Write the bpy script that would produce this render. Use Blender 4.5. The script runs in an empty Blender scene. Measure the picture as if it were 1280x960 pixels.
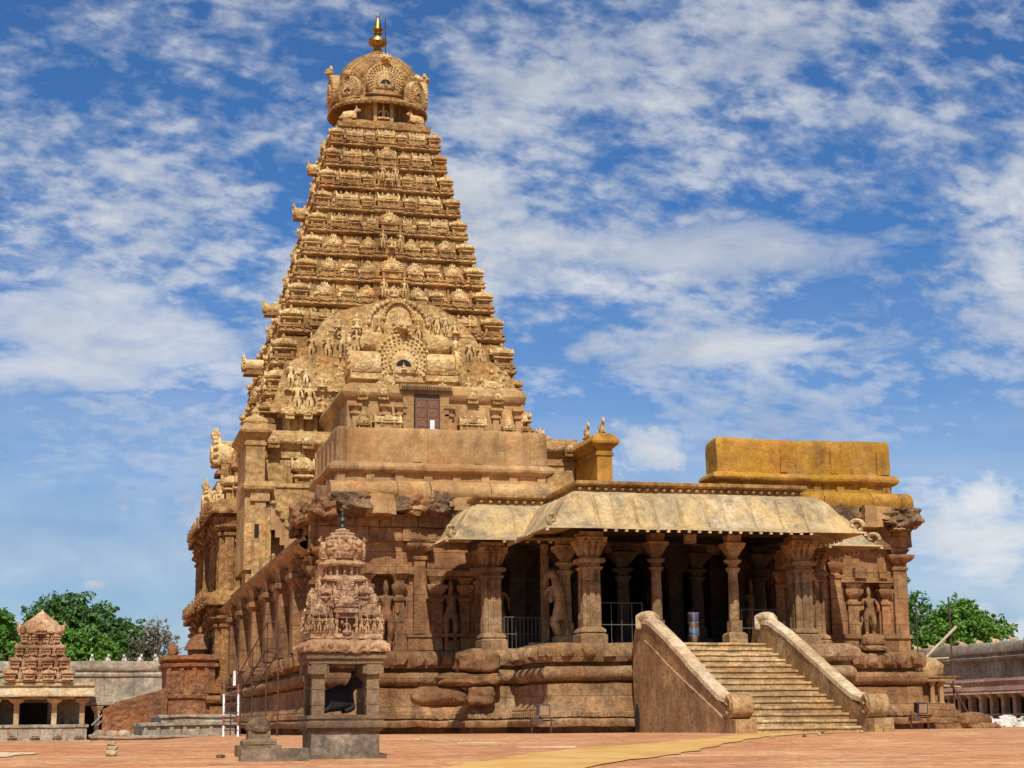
import bpy, bmesh, math, random
from mathutils import Vector, Matrix, noise

# ---------------------------------------------------------------- camera, light, exposure
sc = bpy.context.scene
COL = sc.collection
rad = math.radians

def cam_matrix(yaw, pitch, roll, loc):
    f = Vector((math.sin(yaw)*math.cos(pitch), math.cos(yaw)*math.cos(pitch), math.sin(pitch)))
    r = Vector((math.cos(yaw), -math.sin(yaw), 0)); u = r.cross(f)
    c, s = math.cos(roll), math.sin(roll)
    r2 = r*c+u*s; u2 = u*c-r*s
    m = Matrix((r2, u2, -f)).transposed().to_4x4(); m.translation = Vector(loc)
    return m
cd = bpy.data.cameras.new('camera'); cam = bpy.data.objects.new('camera', cd); COL.objects.link(cam)
cd.sensor_width = 36; cd.lens = 60.885; cd.clip_start = .1; cd.clip_end = 5000
cam.matrix_world = cam_matrix(0.24338424, 0.19392218, -0.00872497, (-20.44, -64.696, .3785))
sc.camera = cam

SUN_EL, SUN_AZ = rad(50), rad(-10)          # azimuth measured from -Y towards +X
sdir = Vector((math.sin(SUN_AZ)*math.cos(SUN_EL), -math.cos(SUN_AZ)*math.cos(SUN_EL), math.sin(SUN_EL)))
sd = bpy.data.lights.new('sun', 'SUN'); sun = bpy.data.objects.new('sun', sd); COL.objects.link(sun)
sd.energy = 4.8; sd.angle = rad(.53); sd.color = (1, .95, .86)
sun.rotation_euler = sdir.to_track_quat('Z', 'Y').to_euler()

w = bpy.data.worlds.new('World'); sc.world = w; w.use_nodes = True
nt = w.node_tree; nt.nodes.clear()
def N(nt, t, **k):
    n = nt.nodes.new(t)
    for a, b in k.items():
        if a.startswith('i_'):
            n.inputs[int(a[2:]) if a[2:].isdigit() else a[2:].replace('_', ' ')].default_value = b
        else: setattr(n, a, b)
    return n
def LK(nt, a, b, ao=0): nt.links.new(a.outputs[ao] if hasattr(a, 'outputs') else a, b)
def math_node(nt, op, a, b=None, c=None, clamp=False):
    n = nt.nodes.new('ShaderNodeMath'); n.operation = op; n.use_clamp = clamp
    for i, v in enumerate((a, b, c)):
        if v is None: continue
        if isinstance(v, (int, float)): n.inputs[i].default_value = v
        else: nt.links.new(v, n.inputs[i])
    return n.outputs[0]
def ramp(nt, fac, stops):
    n = nt.nodes.new('ShaderNodeValToRGB'); e = n.color_ramp.elements
    while len(e) < len(stops): e.new(.5)
    for k, (p, c) in enumerate(stops):
        e[k].position = p
        e[k].color = (c, c, c, 1) if isinstance(c, (int, float)) else (*c, 1)
    nt.links.new(fac, n.inputs[0]); return n.outputs[0]
def mixc(nt, fac, a, b, mode='MIX'):
    n = nt.nodes.new('ShaderNodeMix'); n.data_type = 'RGBA'; n.blend_type = mode
    for sock, v in ((n.inputs[0], fac), (n.inputs[6], a), (n.inputs[7], b)):
        if isinstance(v, (int, float)): sock.default_value = v
        elif isinstance(v, tuple): sock.default_value = (*v, 1)
        else: nt.links.new(v, sock)
    return n.outputs[2]
def noise_node(nt, vec, scale, detail=4, rough=.55, dist=0):
    n = nt.nodes.new('ShaderNodeTexNoise'); n.inputs['Scale'].default_value = scale
    n.inputs['Detail'].default_value = detail; n.inputs['Roughness'].default_value = rough
    n.inputs['Distortion'].default_value = dist
    if vec is not None: nt.links.new(vec, n.inputs['Vector'])
    return n.outputs[0]
def mapping(nt, vec, loc=(0, 0, 0), rot=(0, 0, 0), scale=(1, 1, 1)):
    n = nt.nodes.new('ShaderNodeMapping')
    n.inputs[1].default_value = loc; n.inputs[2].default_value = rot; n.inputs[3].default_value = scale
    nt.links.new(vec, n.inputs[0]); return n.outputs[0]

sky = N(nt, 'ShaderNodeTexSky', sky_type='NISHITA', sun_disc=False, sun_elevation=SUN_EL,
        sun_rotation=math.pi-SUN_AZ, air_density=1.0, dust_density=.6, ozone_density=2.5)
tc = nt.nodes.new('ShaderNodeTexCoord')
sep = nt.nodes.new('ShaderNodeSeparateXYZ'); LK(nt, tc.outputs['Generated'], sep.inputs[0])
zc = math_node(nt, 'ADD', math_node(nt, 'MAXIMUM', sep.outputs[2], 0.0), .42)
px = math_node(nt, 'DIVIDE', sep.outputs[0], zc); py = math_node(nt, 'DIVIDE', sep.outputs[1], zc)
cmb = nt.nodes.new('ShaderNodeCombineXYZ'); LK(nt, px, cmb.inputs[0]); LK(nt, py, cmb.inputs[1])
P = cmb.outputs[0]
# banks of altocumulus: broad fields of cloud broken into small soft puffs
broad = noise_node(nt, mapping(nt, P, (3.1, 1.75, 0), (0, 0, rad(25)), (1, 1.2, 1)), 3.4, 4, .5, .3)
puffs = noise_node(nt, mapping(nt, P, (7.3, 2.2, 0), (0, 0, rad(-35)), (1.0, 1.25, 1)), 21, 5, .55, .2)
finep = noise_node(nt, mapping(nt, P, (2.3, 5.2, 0), (0, 0, rad(-20)), (1.0, 1.35, 1)), 46, 5, .6, .2)
veil = noise_node(nt, mapping(nt, P, (1.3, 9.2, 0), (0, 0, rad(-30)), (.8, 1.6, 1)), 6, 7, .62, .8)
dens = math_node(nt, 'ADD', math_node(nt, 'MULTIPLY', broad, 1.2),
                 math_node(nt, 'ADD', math_node(nt, 'ADD', math_node(nt, 'MULTIPLY', puffs, .85), math_node(nt, 'MULTIPLY', math_node(nt, 'SUBTRACT', finep, .5), .55)), math_node(nt, 'MULTIPLY', veil, .62)))
cl = ramp(nt, math_node(nt, 'MULTIPLY', dens, .36), [(.425, 0.0), (.47, .22), (.515, .62), (.585, 1.0)])
# low cumulus near the horizon
dirv = tc.outputs['Generated']
cum = noise_node(nt, mapping(nt, dirv, (.35, .1, .03), (0, 0, 0), (1, 1, 2.3)), 5.2, 8, .58, .15)
low = ramp(nt, sep.outputs[2], [(.0, .8), (.07, .75), (.17, .42), (.26, 0.0)])
cumf = ramp(nt, math_node(nt, 'ADD', cum, math_node(nt, 'MULTIPLY', low, .30)), [(.72, 0.0), (.79, .7), (.88, 1.0)])
cumf = math_node(nt, 'MULTIPLY', cumf, ramp(nt, sep.outputs[2], [(0, 1.0), (.2, 1.0), (.27, 0.0)]))
# single clouds: (direction, half width, half height, raggedness, weight)
def lump(d, hw, hh, rag, wt):
    d = Vector(d).normalized(); r = d.cross(Vector((0, 0, 1))).normalized(); u = r.cross(d)
    def dot(v):
        n = nt.nodes.new('ShaderNodeVectorMath'); n.operation = 'DOT_PRODUCT'; LK(nt, dirv, n.inputs[0]); n.inputs[1].default_value = v; return n.outputs['Value']
    a = math_node(nt, 'POWER', math_node(nt, 'MULTIPLY', dot(r), 1/hw), 2); c = math_node(nt, 'POWER', math_node(nt, 'MULTIPLY', dot(u), 1/hh), 2)
    k = math_node(nt, 'SUBTRACT', 1.0, math_node(nt, 'SQRT', math_node(nt, 'ADD', a, c)))
    k = math_node(nt, 'ADD', k, math_node(nt, 'MULTIPLY', math_node(nt, 'SUBTRACT', rag, .5), 2.6))
    front = math_node(nt, 'GREATER_THAN', dot(d), 0.0)
    return math_node(nt, 'MULTIPLY', math_node(nt, 'MULTIPLY', ramp(nt, k, [(.05, 0.0), (.45, .7), (.85, 1.0)]), front), wt)
rag_f = noise_node(nt, mapping(nt, dirv, (.3, .7, .2), (0, 0, 0), (1, 1, 1.5)), 34, 6, .6, .2)
rag_c = noise_node(nt, mapping(nt, dirv, (.9, .2, .6), (0, 0, 0), (1, 1, 3.2)), 13, 7, .6, .3)
lumps = [((.3145, .937, .152), .040, .024, rag_f, 1.0), ((.487, .868, .098), .085, .035, rag_c, .9), ((.478, .871, .117), .04, .02, rag_f, .9), ((.006, .997, .079), .011, .0045, rag_f, .9),
         ((-.01, .976, .218), .10, .045, rag_c, .8), ((.354, .912, .21), .11, .014, rag_c, .95), ((.31, .91, .262), .15, .022, rag_c, .8)]
for q in lumps: cumf = math_node(nt, 'MAXIMUM', cumf, lump(*q))
allc = math_node(nt, 'MAXIMUM', math_node(nt, 'MULTIPLY', math_node(nt, 'MULTIPLY', cl, .9), ramp(nt, sep.outputs[2], [(.04, .45), (.13, .48), (.24, 1.0)])), cumf)
hz_ = math_node(nt, 'MULTIPLY', ramp(nt, sep.outputs[2], [(.0, .85), (.06, .62), (.15, .34), (.26, 0.0)]), ramp(nt, noise_node(nt, mapping(nt, dirv, (.5, .8, .1), (0, 0, 0), (1, 1, 7)), 2.6, 6, .55, .3), [(.3, .35), (.6, 1.0)]))
allc = math_node(nt, 'MAXIMUM', allc, hz_)
shade = noise_node(nt, mapping(nt, dirv, (.2, .5, .045), (0, 0, 0), (1, 1, 1.9)), 9, 6, .6, .2)
ccol = ramp(nt, shade, [(.30, (5.6, 6.3, 7.5)), (.5, (8.2, 8.6, 9.2)), (.68, (10.6, 10.6, 10.7))])
skyc = mixc(nt, 1.0, sky.outputs[0], (.46, .85, 1.30), 'MULTIPLY')
bg = nt.nodes.new('ShaderNodeBackground'); bg.inputs[1].default_value = .078
LK(nt, mixc(nt, allc, skyc, ccol), bg.inputs[0])
LK(nt, bg, nt.nodes.new('ShaderNodeOutputWorld').inputs[0])

sc.view_settings.view_transform = 'Standard'; sc.view_settings.look = 'None'
sc.view_settings.gamma = 1; sc.view_settings.exposure = 0; sc.view_settings.use_curve_mapping = False
sc.cycles.max_bounces = 5; sc.cycles.diffuse_bounces = 3

# ---------------------------------------------------------------- materials
def stone(name, light, mid, dark, stain=(.05, .04, .035), stain_amt=.5, streak=.4, bump=.35, carve=0, brick=None,
          big=.35, rough=.92, fine=11, moss=None, mott=.55, hue=.75):
    m = bpy.data.materials.new(name); m.use_nodes = True; nt = m.node_tree
    bs = nt.nodes['Principled BSDF']; bs.inputs['Roughness'].default_value = rough
    bs.inputs['Specular IOR Level'].default_value = .15
    g = nt.nodes.new('ShaderNodeNewGeometry'); Pp = g.outputs['Position']
    n1 = noise_node(nt, Pp, big, 6, .6, .4)
    c = ramp(nt, n1, [(.36, dark), (.5, mid), (.64, light)])
    hn = noise_node(nt, mapping(nt, Pp, (7, 2, 5)), .55, 5, .6, .3)
    c = mixc(nt, ramp(nt, hn, [(.30, hue), (.47, 0.0)]), c, mixc(nt, 1.0, c, (1.12, .84, .70), 'MULTIPLY'))
    c = mixc(nt, ramp(nt, hn, [(.53, 0.0), (.70, hue)]), c, mixc(nt, 1.0, c, (.92, 1.0, 1.28), 'MULTIPLY'))
    n2 = noise_node(nt, mapping(nt, Pp, (5, 3, 1)), 2.3, 8, .68)
    c = mixc(nt, ramp(nt, n2, [(.36, .75), (.60, 0.0)]), c, dark)
    n3 = noise_node(nt, mapping(nt, Pp, (9, 1, 4), (0, 0, 0), (1.5, 1.5, .16)), 1.5, 6, .62)
    n4 = noise_node(nt, mapping(nt, Pp, (2, 8, 4)), .45, 4, .6)
    st = math_node(nt, 'MULTIPLY', ramp(nt, n3, [(.50, 0.0), (.68, 1.0)]), ramp(nt, n4, [(.40, 0.0), (.6, 1.0)]))
    c = mixc(nt, math_node(nt, 'MULTIPLY', st, streak), c, stain)
    n5 = noise_node(nt, mapping(nt, Pp, (4, 4, 7)), 1.1, 9, .72, .6)
    c = mixc(nt, math_node(nt, 'MULTIPLY', ramp(nt, n5, [(.56, 0.0), (.70, 1.0)]), stain_amt), c, stain)
    if moss:
        n6 = noise_node(nt, mapping(nt, Pp, (1, 7, 2)), .8, 7, .65, .3)
        c = mixc(nt, ramp(nt, n6, [(.46, 0.0), (.62, .8)]), c, moss)
    nf = noise_node(nt, Pp, fine, 5, .7)
    c = mixc(nt, mott+.1, c, ramp(nt, nf, [(.3, .22), (.5, .52), (.72, .86)]), 'OVERLAY')
    nm = noise_node(nt, mapping(nt, Pp, (3, 6, 8)), fine*.28, 7, .75, .4)
    c = mixc(nt, mott, c, ramp(nt, nm, [(.34, .26), (.5, .52), (.66, .76)]), 'OVERLAY')
    hgt = math_node(nt, 'ADD', math_node(nt, 'MULTIPLY', noise_node(nt, Pp, 5, 8, .65), .7), math_node(nt, 'MULTIPLY', nf, .35))
    if carve:
        v = nt.nodes.new('ShaderNodeTexVoronoi'); v.feature = 'SMOOTH_F1'; v.inputs['Scale'].default_value = carve
        LK(nt, Pp, v.inputs['Vector'])
        hgt = math_node(nt, 'SUBTRACT', hgt, math_node(nt, 'MULTIPLY', v.outputs[0], 1.1))
    if brick:
        s2 = nt.nodes.new('ShaderNodeSeparateXYZ'); LK(nt, Pp, s2.inputs[0])
        cb = nt.nodes.new('ShaderNodeCombineXYZ')
        LK(nt, math_node(nt, 'ADD', s2.outputs[0], math_node(nt, 'MULTIPLY', s2.outputs[1], .97)), cb.inputs[0])
        LK(nt, s2.outputs[2], cb.inputs[1])
        b = nt.nodes.new('ShaderNodeTexBrick'); LK(nt, cb.outputs[0], b.inputs[0])
        b.inputs['Color1'].default_value = (.62, .62, .62, 1); b.inputs['Color2'].default_value = (1, 1, 1, 1)
        b.inputs['Mortar'].default_value = (.25, .22, .2, 1); b.inputs['Scale'].default_value = 1
        b.inputs['Mortar Size'].default_value = brick[2]; b.inputs['Brick Width'].default_value = brick[0]
        b.inputs['Row Height'].default_value = brick[1]; b.inputs['Mortar Smooth'].default_value = .3
        c = mixc(nt, .85, c, b.outputs[0], 'MULTIPLY')
        hgt = math_node(nt, 'SUBTRACT', hgt, math_node(nt, 'MULTIPLY', b.outputs[1], .6))
    bp = nt.nodes.new('ShaderNodeBump'); bp.inputs['Strength'].default_value = bump; bp.inputs['Distance'].default_value = .2
    LK(nt, hgt, bp.inputs['Height']); LK(nt, bp, bs.inputs['Normal'])
    LK(nt, c, bs.inputs['Base Color'])
    return m
def plain(name, col, rough=.6, metal=0, var=.25, scale=6):
    m = bpy.data.materials.new(name); m.use_nodes = True; nt = m.node_tree
    bs = nt.nodes['Principled BSDF']; bs.inputs['Roughness'].default_value = rough; bs.inputs['Metallic'].default_value = metal
    g = nt.nodes.new('ShaderNodeNewGeometry')
    n = noise_node(nt, g.outputs['Position'], scale, 6, .65)
    lo = tuple(x*(1-var) for x in col); hi = tuple(min(1, x*(1+var)) for x in col)
    LK(nt, ramp(nt, n, [(.35, lo), (.65, hi)]), bs.inputs['Base Color'])
    return m
M = {}
M['tower'] = stone('tower_plaster', (.50, .30, .115), (.385, .215, .078), (.23, .12, .044), stain=(.05, .032, .02), stain_amt=.7, streak=.5, bump=.55, carve=3.2, fine=7)
M['tower_pale'] = stone('tower_pale_plaster', (.74, .54, .26), (.60, .40, .17), (.36, .215, .085), stain=(.08, .055, .03), stain_amt=.6, streak=.3, bump=.5, carve=5, fine=9)
M['gable'] = stone('gable_plaster', (.62, .41, .175), (.51, .315, .125), (.34, .195, .073), stain=(.09, .055, .03), stain_amt=.6, streak=.7, bump=.7, carve=2.8, mott=.45)
M['tower_base'] = stone('tower_base_granite', (.42, .235, .085), (.31, .16, .056), (.18, .09, .034), stain=(.05, .038, .03), stain_amt=.6, streak=.6, bump=.6, carve=2.4)
M['hall'] = stone('hall_granite', (.46, .255, .115), (.355, .18, .078), (.215, .10, .043), stain=(.055, .04, .032), stain_amt=.55, streak=.75, bump=.4, brick=(1.7, .62, .012), mott=.42)
M['hall_carved'] = stone('hall_carved_granite', (.48, .275, .125), (.36, .19, .082), (.20, .097, .042), stain=(.045, .034, .027), stain_amt=.7, streak=.65, bump=.5, brick=(1.9, 1.04, .012), mott=.42)
M['rock'] = stone('broken_dark_stone', (.40, .25, .125), (.26, .155, .078), (.12, .075, .045), stain=(.03, .025, .022), stain_amt=.85, streak=.5, bump=.9, big=.9)
M['parapet'] = stone('smooth_tan_plaster', (.60, .37, .165), (.50, .295, .122), (.36, .195, .078), stain=(.14, .085, .045), stain_amt=.55, streak=.95, bump=.28, mott=.25, brick=(3.1, 5.0, .007))
M['parapet_gold'] = stone('mossy_golden_plaster', (.60, .33, .08), (.50, .25, .045), (.31, .145, .03), stain=(.14, .08, .028), stain_amt=.55, streak=.8, bump=.3, moss=(.42, .225, .022), mott=.34, brick=(2.7, 5.0, .007))
M['canopy'] = stone('pale_canopy_stone', (.60, .45, .25), (.46, .335, .175), (.27, .195, .105), stain=(.13, .105, .07), stain_amt=.75, streak=.85, bump=.35, moss=(.54, .36, .15), mott=.35)
M['porch'] = stone('porch_granite', (.54, .35, .18), (.41, .25, .118), (.23, .13, .06), stain=(.075, .052, .038), stain_amt=.6, streak=.65, bump=.45, brick=(2.3, 1.3, .009))
M['inner'] = stone('shaded_inner_stone', (.10, .072, .05), (.065, .045, .032), (.035, .026, .02), stain=(.02, .017, .015), stain_amt=.6, streak=.5, bump=.3)  # stone darkened all over: the porch interior's deep shade is put into its colour
M['step'] = stone('worn_step_stone', (.56, .39, .19), (.44, .285, .13), (.25, .155, .07), stain=(.1, .075, .05), stain_amt=.55, streak=.3, bump=.3)
M['balu'] = stone('balustrade_plaster', (.50, .33, .155), (.40, .245, .108), (.25, .145, .065), stain=(.1, .07, .05), stain_amt=.6, streak=.6, bump=.3)
M['balu_top'] = stone('worn_white_plaster', (.72, .57, .38), (.58, .42, .245), (.4, .265, .14), stain=(.2, .14, .1), stain_amt=.5, streak=.2, bump=.3)
M['shrine'] = stone('pinkish_carved_plaster', (.72, .48, .275), (.53, .315, .165), (.24, .125, .062), stain=(.09, .055, .04), stain_amt=.75, streak=.4, bump=.5, carve=12, fine=22)
M['shrine_stone'] = stone('shrine_granite', (.33, .235, .13), (.245, .165, .09), (.15, .095, .055), stain=(.06, .05, .04), stain_amt=.6, streak=.5, bump=.35, fine=25)
M['cement'] = stone('grey_cement', (.30, .235, .155), (.22, .165, .11), (.13, .1, .07), stain=(.06, .05, .04), stain_amt=.7, streak=.6, bump=.2, big=1)
M['black_stone'] = stone('black_granite', (.035, .03, .028), (.025, .02, .02), (.014, .012, .012), stain=(.05, .045, .04), stain_amt=.3, streak=.2, bump=.2, rough=.6)
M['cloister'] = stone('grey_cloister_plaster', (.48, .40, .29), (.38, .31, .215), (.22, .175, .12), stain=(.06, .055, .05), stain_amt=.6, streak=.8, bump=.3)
M['cloister_warm'] = stone('warm_cloister_stone', (.62, .48, .28), (.5, .37, .2), (.33, .22, .12), stain=(.1, .08, .06), stain_amt=.5, streak=.5, bump=.3)  # pale warm tan stone for pillars, pavilion roof and loose stones
M['orange'] = stone('orange_plaster', (.36, .175, .078), (.28, .13, .058), (.17, .08, .04), stain=(.10, .055, .035), stain_amt=.6, streak=.5, bump=.7, carve=3.4)
M['redroof'] = stone('red_brick_roof', (.36, .2, .13), (.25, .13, .085), (.15, .085, .06), stain=(.07, .05, .045), stain_amt=.6, streak=.4, bump=.4)
M['white_stone'] = plain('whitewashed_stone', (.6, .56, .48), .85, 0, .45, 3)
M['gold'] = plain('gilded_copper', (.34, .23, .09), .45, 1, .5, 3)
M['dark_metal'] = plain('dark_metal', (.06, .055, .05), .5, .6)
M['rust'] = plain('rusty_steel', (.10, .045, .03), .75, .2, .4, 8)
M['steel'] = plain('brushed_steel', (.62, .62, .62), .3, 1, .15)
M['rail'] = plain('grey_painted_rail', (.11, .10, .085), .55, .3)
M['white_paint'] = plain('white_paint', (.78, .76, .72), .5)
M['red_paint'] = plain('red_paint', (.24, .07, .045), .6)
M['wood'] = plain('brown_door_wood', (.17, .072, .032), .6, 0, .4, 5)
M['bamboo'] = plain('weathered_pole', (.42, .33, .22), .7, 0, .3, 4)
M['plank'] = plain('pale_plank', (.55, .42, .25), .75, 0, .3, 3)
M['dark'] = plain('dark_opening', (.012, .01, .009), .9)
M['bark'] = plain('bark', (.13, .09, .06), .9, 0, .3, 5)

def paving():
    m = bpy.data.materials.new('red_brick_paving'); m.use_nodes = True; nt = m.node_tree
    bs = nt.nodes['Principled BSDF']; bs.inputs['Roughness'].default_value = .9; bs.inputs['Specular IOR Level'].default_value = .15
    g = nt.nodes.new('ShaderNodeNewGeometry'); Pp = g.outputs['Position']
    b = nt.nodes.new('ShaderNodeTexBrick'); LK(nt, mapping(nt, Pp, (0, 0, 0), (0, 0, .4)), b.inputs[0])
    b.inputs['Scale'].default_value = 1; b.inputs['Brick Width'].default_value = .30; b.inputs['Row Height'].default_value = .15
    b.inputs['Mortar Size'].default_value = .008
    b.inputs['Color1'].default_value = (.55, .225, .085, 1); b.inputs['Color2'].default_value = (.45, .17, .06, 1); b.inputs['Mortar'].default_value = (.27, .15, .09, 1)
    n = noise_node(nt, Pp, .22, 6, .62, .5)
    c = mixc(nt, ramp(nt, n, [(.42, 0.0), (.62, .7)]), b.outputs[0], (.60, .31, .14))
    n2 = noise_node(nt, mapping(nt, Pp, (4, 2, 0), (0, 0, 0), (.35, 1, 1)), .9, 7, .68)
    c = mixc(nt, ramp(nt, n2, [(.52, 0.0), (.66, .7)]), c, (.68, .42, .22))
    n3 = noise_node(nt, mapping(nt, Pp, (1, 9, 0)), 1.7, 8, .7)
    c = mixc(nt, ramp(nt, n3, [(.52, 0.0), (.66, .75)]), c, (.24, .11, .06))
    c = mixc(nt, .6, c, ramp(nt, noise_node(nt, mapping(nt, Pp, (3, 3, 0), (0, 0, .3), (1, .5, 1)), 5.5, 8, .75), [(.32, .2), (.5, .52), (.68, .8)]), 'OVERLAY')
    c = mixc(nt, ramp(nt, noise_node(nt, mapping(nt, Pp, (8, 1, 0), (0, 0, -.2), (.25, 1.2, 1)), .55, 5, .6), [(.55, 0.0), (.60, .55)]), c, (.36, .19, .115))
    LK(nt, c, bs.inputs['Base Color'])
    bp = nt.nodes.new('ShaderNodeBump'); bp.inputs['Strength'].default_value = .3; bp.inputs['Distance'].default_value = .02
    LK(nt, noise_node(nt, Pp, 9, 6, .7), bp.inputs['Height']); LK(nt, bp, bs.inputs['Normal'])
    return m
M['paving'] = paving()
def sheet(name, a, b_, c_):
    m = bpy.data.materials.new(name); m.use_nodes = True; nt = m.node_tree
    bs = nt.nodes['Principled BSDF']; bs.inputs['Roughness'].default_value = .95; bs.inputs['Specular IOR Level'].default_value = .1
    g = nt.nodes.new('ShaderNodeNewGeometry'); Pp = g.outputs['Position']
    n = noise_node(nt, Pp, .7, 7, .68); f = noise_node(nt, Pp, 12, 5, .7)
    c = ramp(nt, math_node(nt, 'ADD', math_node(nt, 'MULTIPLY', n, .7), math_node(nt, 'MULTIPLY', f, .3)), [(.38, a), (.5, b_), (.62, c_)])
    LK(nt, c, bs.inputs['Base Color']); return m
M['mat'] = sheet('coir_matting', (.45, .24, .065), (.58, .325, .095), (.66, .41, .15))
M['sand'] = sheet('pale_sand', (.5, .37, .2), (.62, .47, .28), (.7, .55, .35))
def leafmat(name, cols):
    m = bpy.data.materials.new(name); m.use_nodes = True; nt = m.node_tree
    bs = nt.nodes['Principled BSDF']; bs.inputs['Roughness'].default_value = .55
    g = nt.nodes.new('ShaderNodeNewGeometry')
    n = noise_node(nt, g.outputs['Position'], .35, 3, .6)
    f = math_node(nt, 'ADD', math_node(nt, 'MULTIPLY', g.outputs['Random Per Island'], .45), math_node(nt, 'MULTIPLY', n, .6))
    c = ramp(nt, f, [(.2, cols[0]), (.5, cols[1]), (.8, cols[2])])
    LK(nt, c, bs.inputs['Base Color'])
    tr = nt.nodes.new('ShaderNodeBsdfTranslucent'); LK(nt, c, tr.inputs[0])
    mx = nt.nodes.new('ShaderNodeMixShader'); mx.inputs[0].default_value = .3
    LK(nt, bs, mx.inputs[1]); LK(nt, tr, mx.inputs[2]); LK(nt, mx, nt.nodes['Material Output'].inputs[0])
    return m
M['leaf_dark'] = leafmat('dark_leaves', ((.03, .07, .014), (.065, .15, .024), (.12, .25, .038)))
M['leaf_bright'] = leafmat('bright_leaves', ((.05, .12, .012), (.1, .23, .02), (.19, .36, .035)))
M['leaf_dry'] = leafmat('dry_leaves', ((.12, .13, .07), (.22, .22, .13), (.34, .32, .2)))

# ---------------------------------------------------------------- mesh helpers
class MB:
    def __init__(s): s.V = []; s.F = []; s.I = []; s.T = Matrix(); s.mi = 0
    def v(s, p): s.V.append(s.T @ Vector(p)); return len(s.V)-1
    def f(s, *ix): s.F.append(tuple(ix)); s.I.append(s.mi)
    def box(s, x0, x1, y0, y1, z0, z1, t=0):
        # t: the top is narrower by t on every side
        i = [s.v(p) for p in ((x0, y0, z0), (x1, y0, z0), (x1, y1, z0), (x0, y1, z0),
                              (x0+t, y0+t, z1), (x1-t, y0+t, z1), (x1-t, y1-t, z1), (x0+t, y1-t, z1))]
        for q in ((0, 3, 2, 1), (4, 5, 6, 7), (0, 1, 5, 4), (1, 2, 6, 5), (2, 3, 7, 6), (3, 0, 4, 7)):
            s.f(*[i[k] for k in q])
    def cbox(s, c, h): s.box(c[0]-h[0], c[0]+h[0], c[1]-h[1], c[1]+h[1], c[2]-h[2], c[2]+h[2])
    def loft(s, rings, cap0=True, cap1=True, closed=True):
        idx = [[s.v(p) for p in r] for r in rings]; n = len(rings[0])
        for a, b in zip(idx, idx[1:]):
            for k in range(n if closed else n-1):
                j = (k+1) % n; s.f(a[k], a[j], b[j], b[k])
        if closed and cap0: s.f(*reversed(idx[0]))
        if closed and cap1: s.f(*idx[-1])
    def lathe(s, prof, c=(0, 0, 0), n=16, sq=None, rot=0):
        # sq: superellipse exponent (large = squarer)
        rings = []
        for r, z in prof:
            ring = []
            for k in range(n):
                a = 2*math.pi*(k+.5)/n+rot; ca, sa = math.cos(a), math.sin(a); q = 1
                if sq: q = 1/((abs(ca)**sq+abs(sa)**sq)**(1/sq))
                ring.append((c[0]+r*ca*q, c[1]+r*sa*q, c[2]+z))
            rings.append(ring)
        s.loft(rings)
    def rect(s, prof, x0, x1, y0, y1):
        s.loft([[(x0-o, y0-o, z), (x1+o, y0-o, z), (x1+o, y1+o, z), (x0-o, y1+o, z)] for o, z in prof])
    def poly(s, pts, axis, d0, d1, bev=0, bev_d=0):
        # prism of a 2-D outline; axis 'x' (pts are y,z), 'y' (pts are x,z), 'z' (pts are x,y); bev shrinks the d0 face
        def P3(p, d): return {'x': (d, p[0], p[1]), 'y': (p[0], d, p[1]), 'z': (p[0], p[1], d)}[axis]
        if bev:
            ins = offset(pts, -bev, True); mid = offset(pts, -bev*.35, True)
            sg = 1 if d1 > d0 else -1
            s.loft([[P3(p, d0) for p in ins], [P3(p, d0+sg*bev_d*.3) for p in mid], [P3(p, d0+sg*bev_d) for p in pts], [P3(p, d1) for p in pts]])
        else: s.loft([[P3(p, d0) for p in pts], [P3(p, d1) for p in pts]])
    def tube(s, pts, r, n=8, cap=True):
        pts = [Vector(p) for p in pts]
        if isinstance(r, (int, float)): r = [r]*len(pts)
        up = Vector((0, 0, 1)); rings = []
        for i, p in enumerate(pts):
            d = (pts[min(i+1, len(pts)-1)]-pts[max(i-1, 0)]).normalized()
            a = d.cross(up if abs(d.z) < .95 else Vector((1, 0, 0))).normalized(); b = d.cross(a)
            rings.append([p+(a*math.cos(2*math.pi*k/n)+b*math.sin(2*math.pi*k/n))*r[i] for k in range(n)])
        s.loft(rings, cap, cap)
    def sphere(s, c, r, n=10, m=7):
        r = (r, r, r) if isinstance(r, (int, float)) else r
        rings = []
        for j in range(m+1):
            t = -math.pi/2+math.pi*(j if 0 < j < m else (.02 if j == 0 else m-.02))/m
            rings.append([(c[0]+r[0]*math.cos(t)*math.cos(2*math.pi*k/n), c[1]+r[1]*math.cos(t)*math.sin(2*math.pi*k/n), c[2]+r[2]*math.sin(t)) for k in range(n)])
        s.loft(rings)
    def sweep(s, path, prof, closed=False, caps=False):
        # path: 2-D polyline, prof: (outward offset, z); outward is to the right of the path
        cols = [offset(path, o, closed) for o, z in prof]
        n = len(path)
        idx = [[s.v((cols[j][k][0], cols[j][k][1], prof[j][1])) for j in range(len(prof))] for k in range(n)]
        for k in range(n if closed else n-1):
            a, b = idx[k], idx[(k+1) % n]
            for j in range(len(prof)-1): s.f(a[j], b[j], b[j+1], a[j+1])
        if caps: s.f(*reversed(idx[0])); s.f(*idx[-1])
    def add(s, V, F, T, I=None):
        b = len(s.V); s.V += [s.T @ (T @ Vector(p)) for p in V]
        s.F += [tuple(b+i for i in f) for f in F]; s.I += [s.mi if I is None else i for i in (I or [0]*len(F))]
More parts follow.
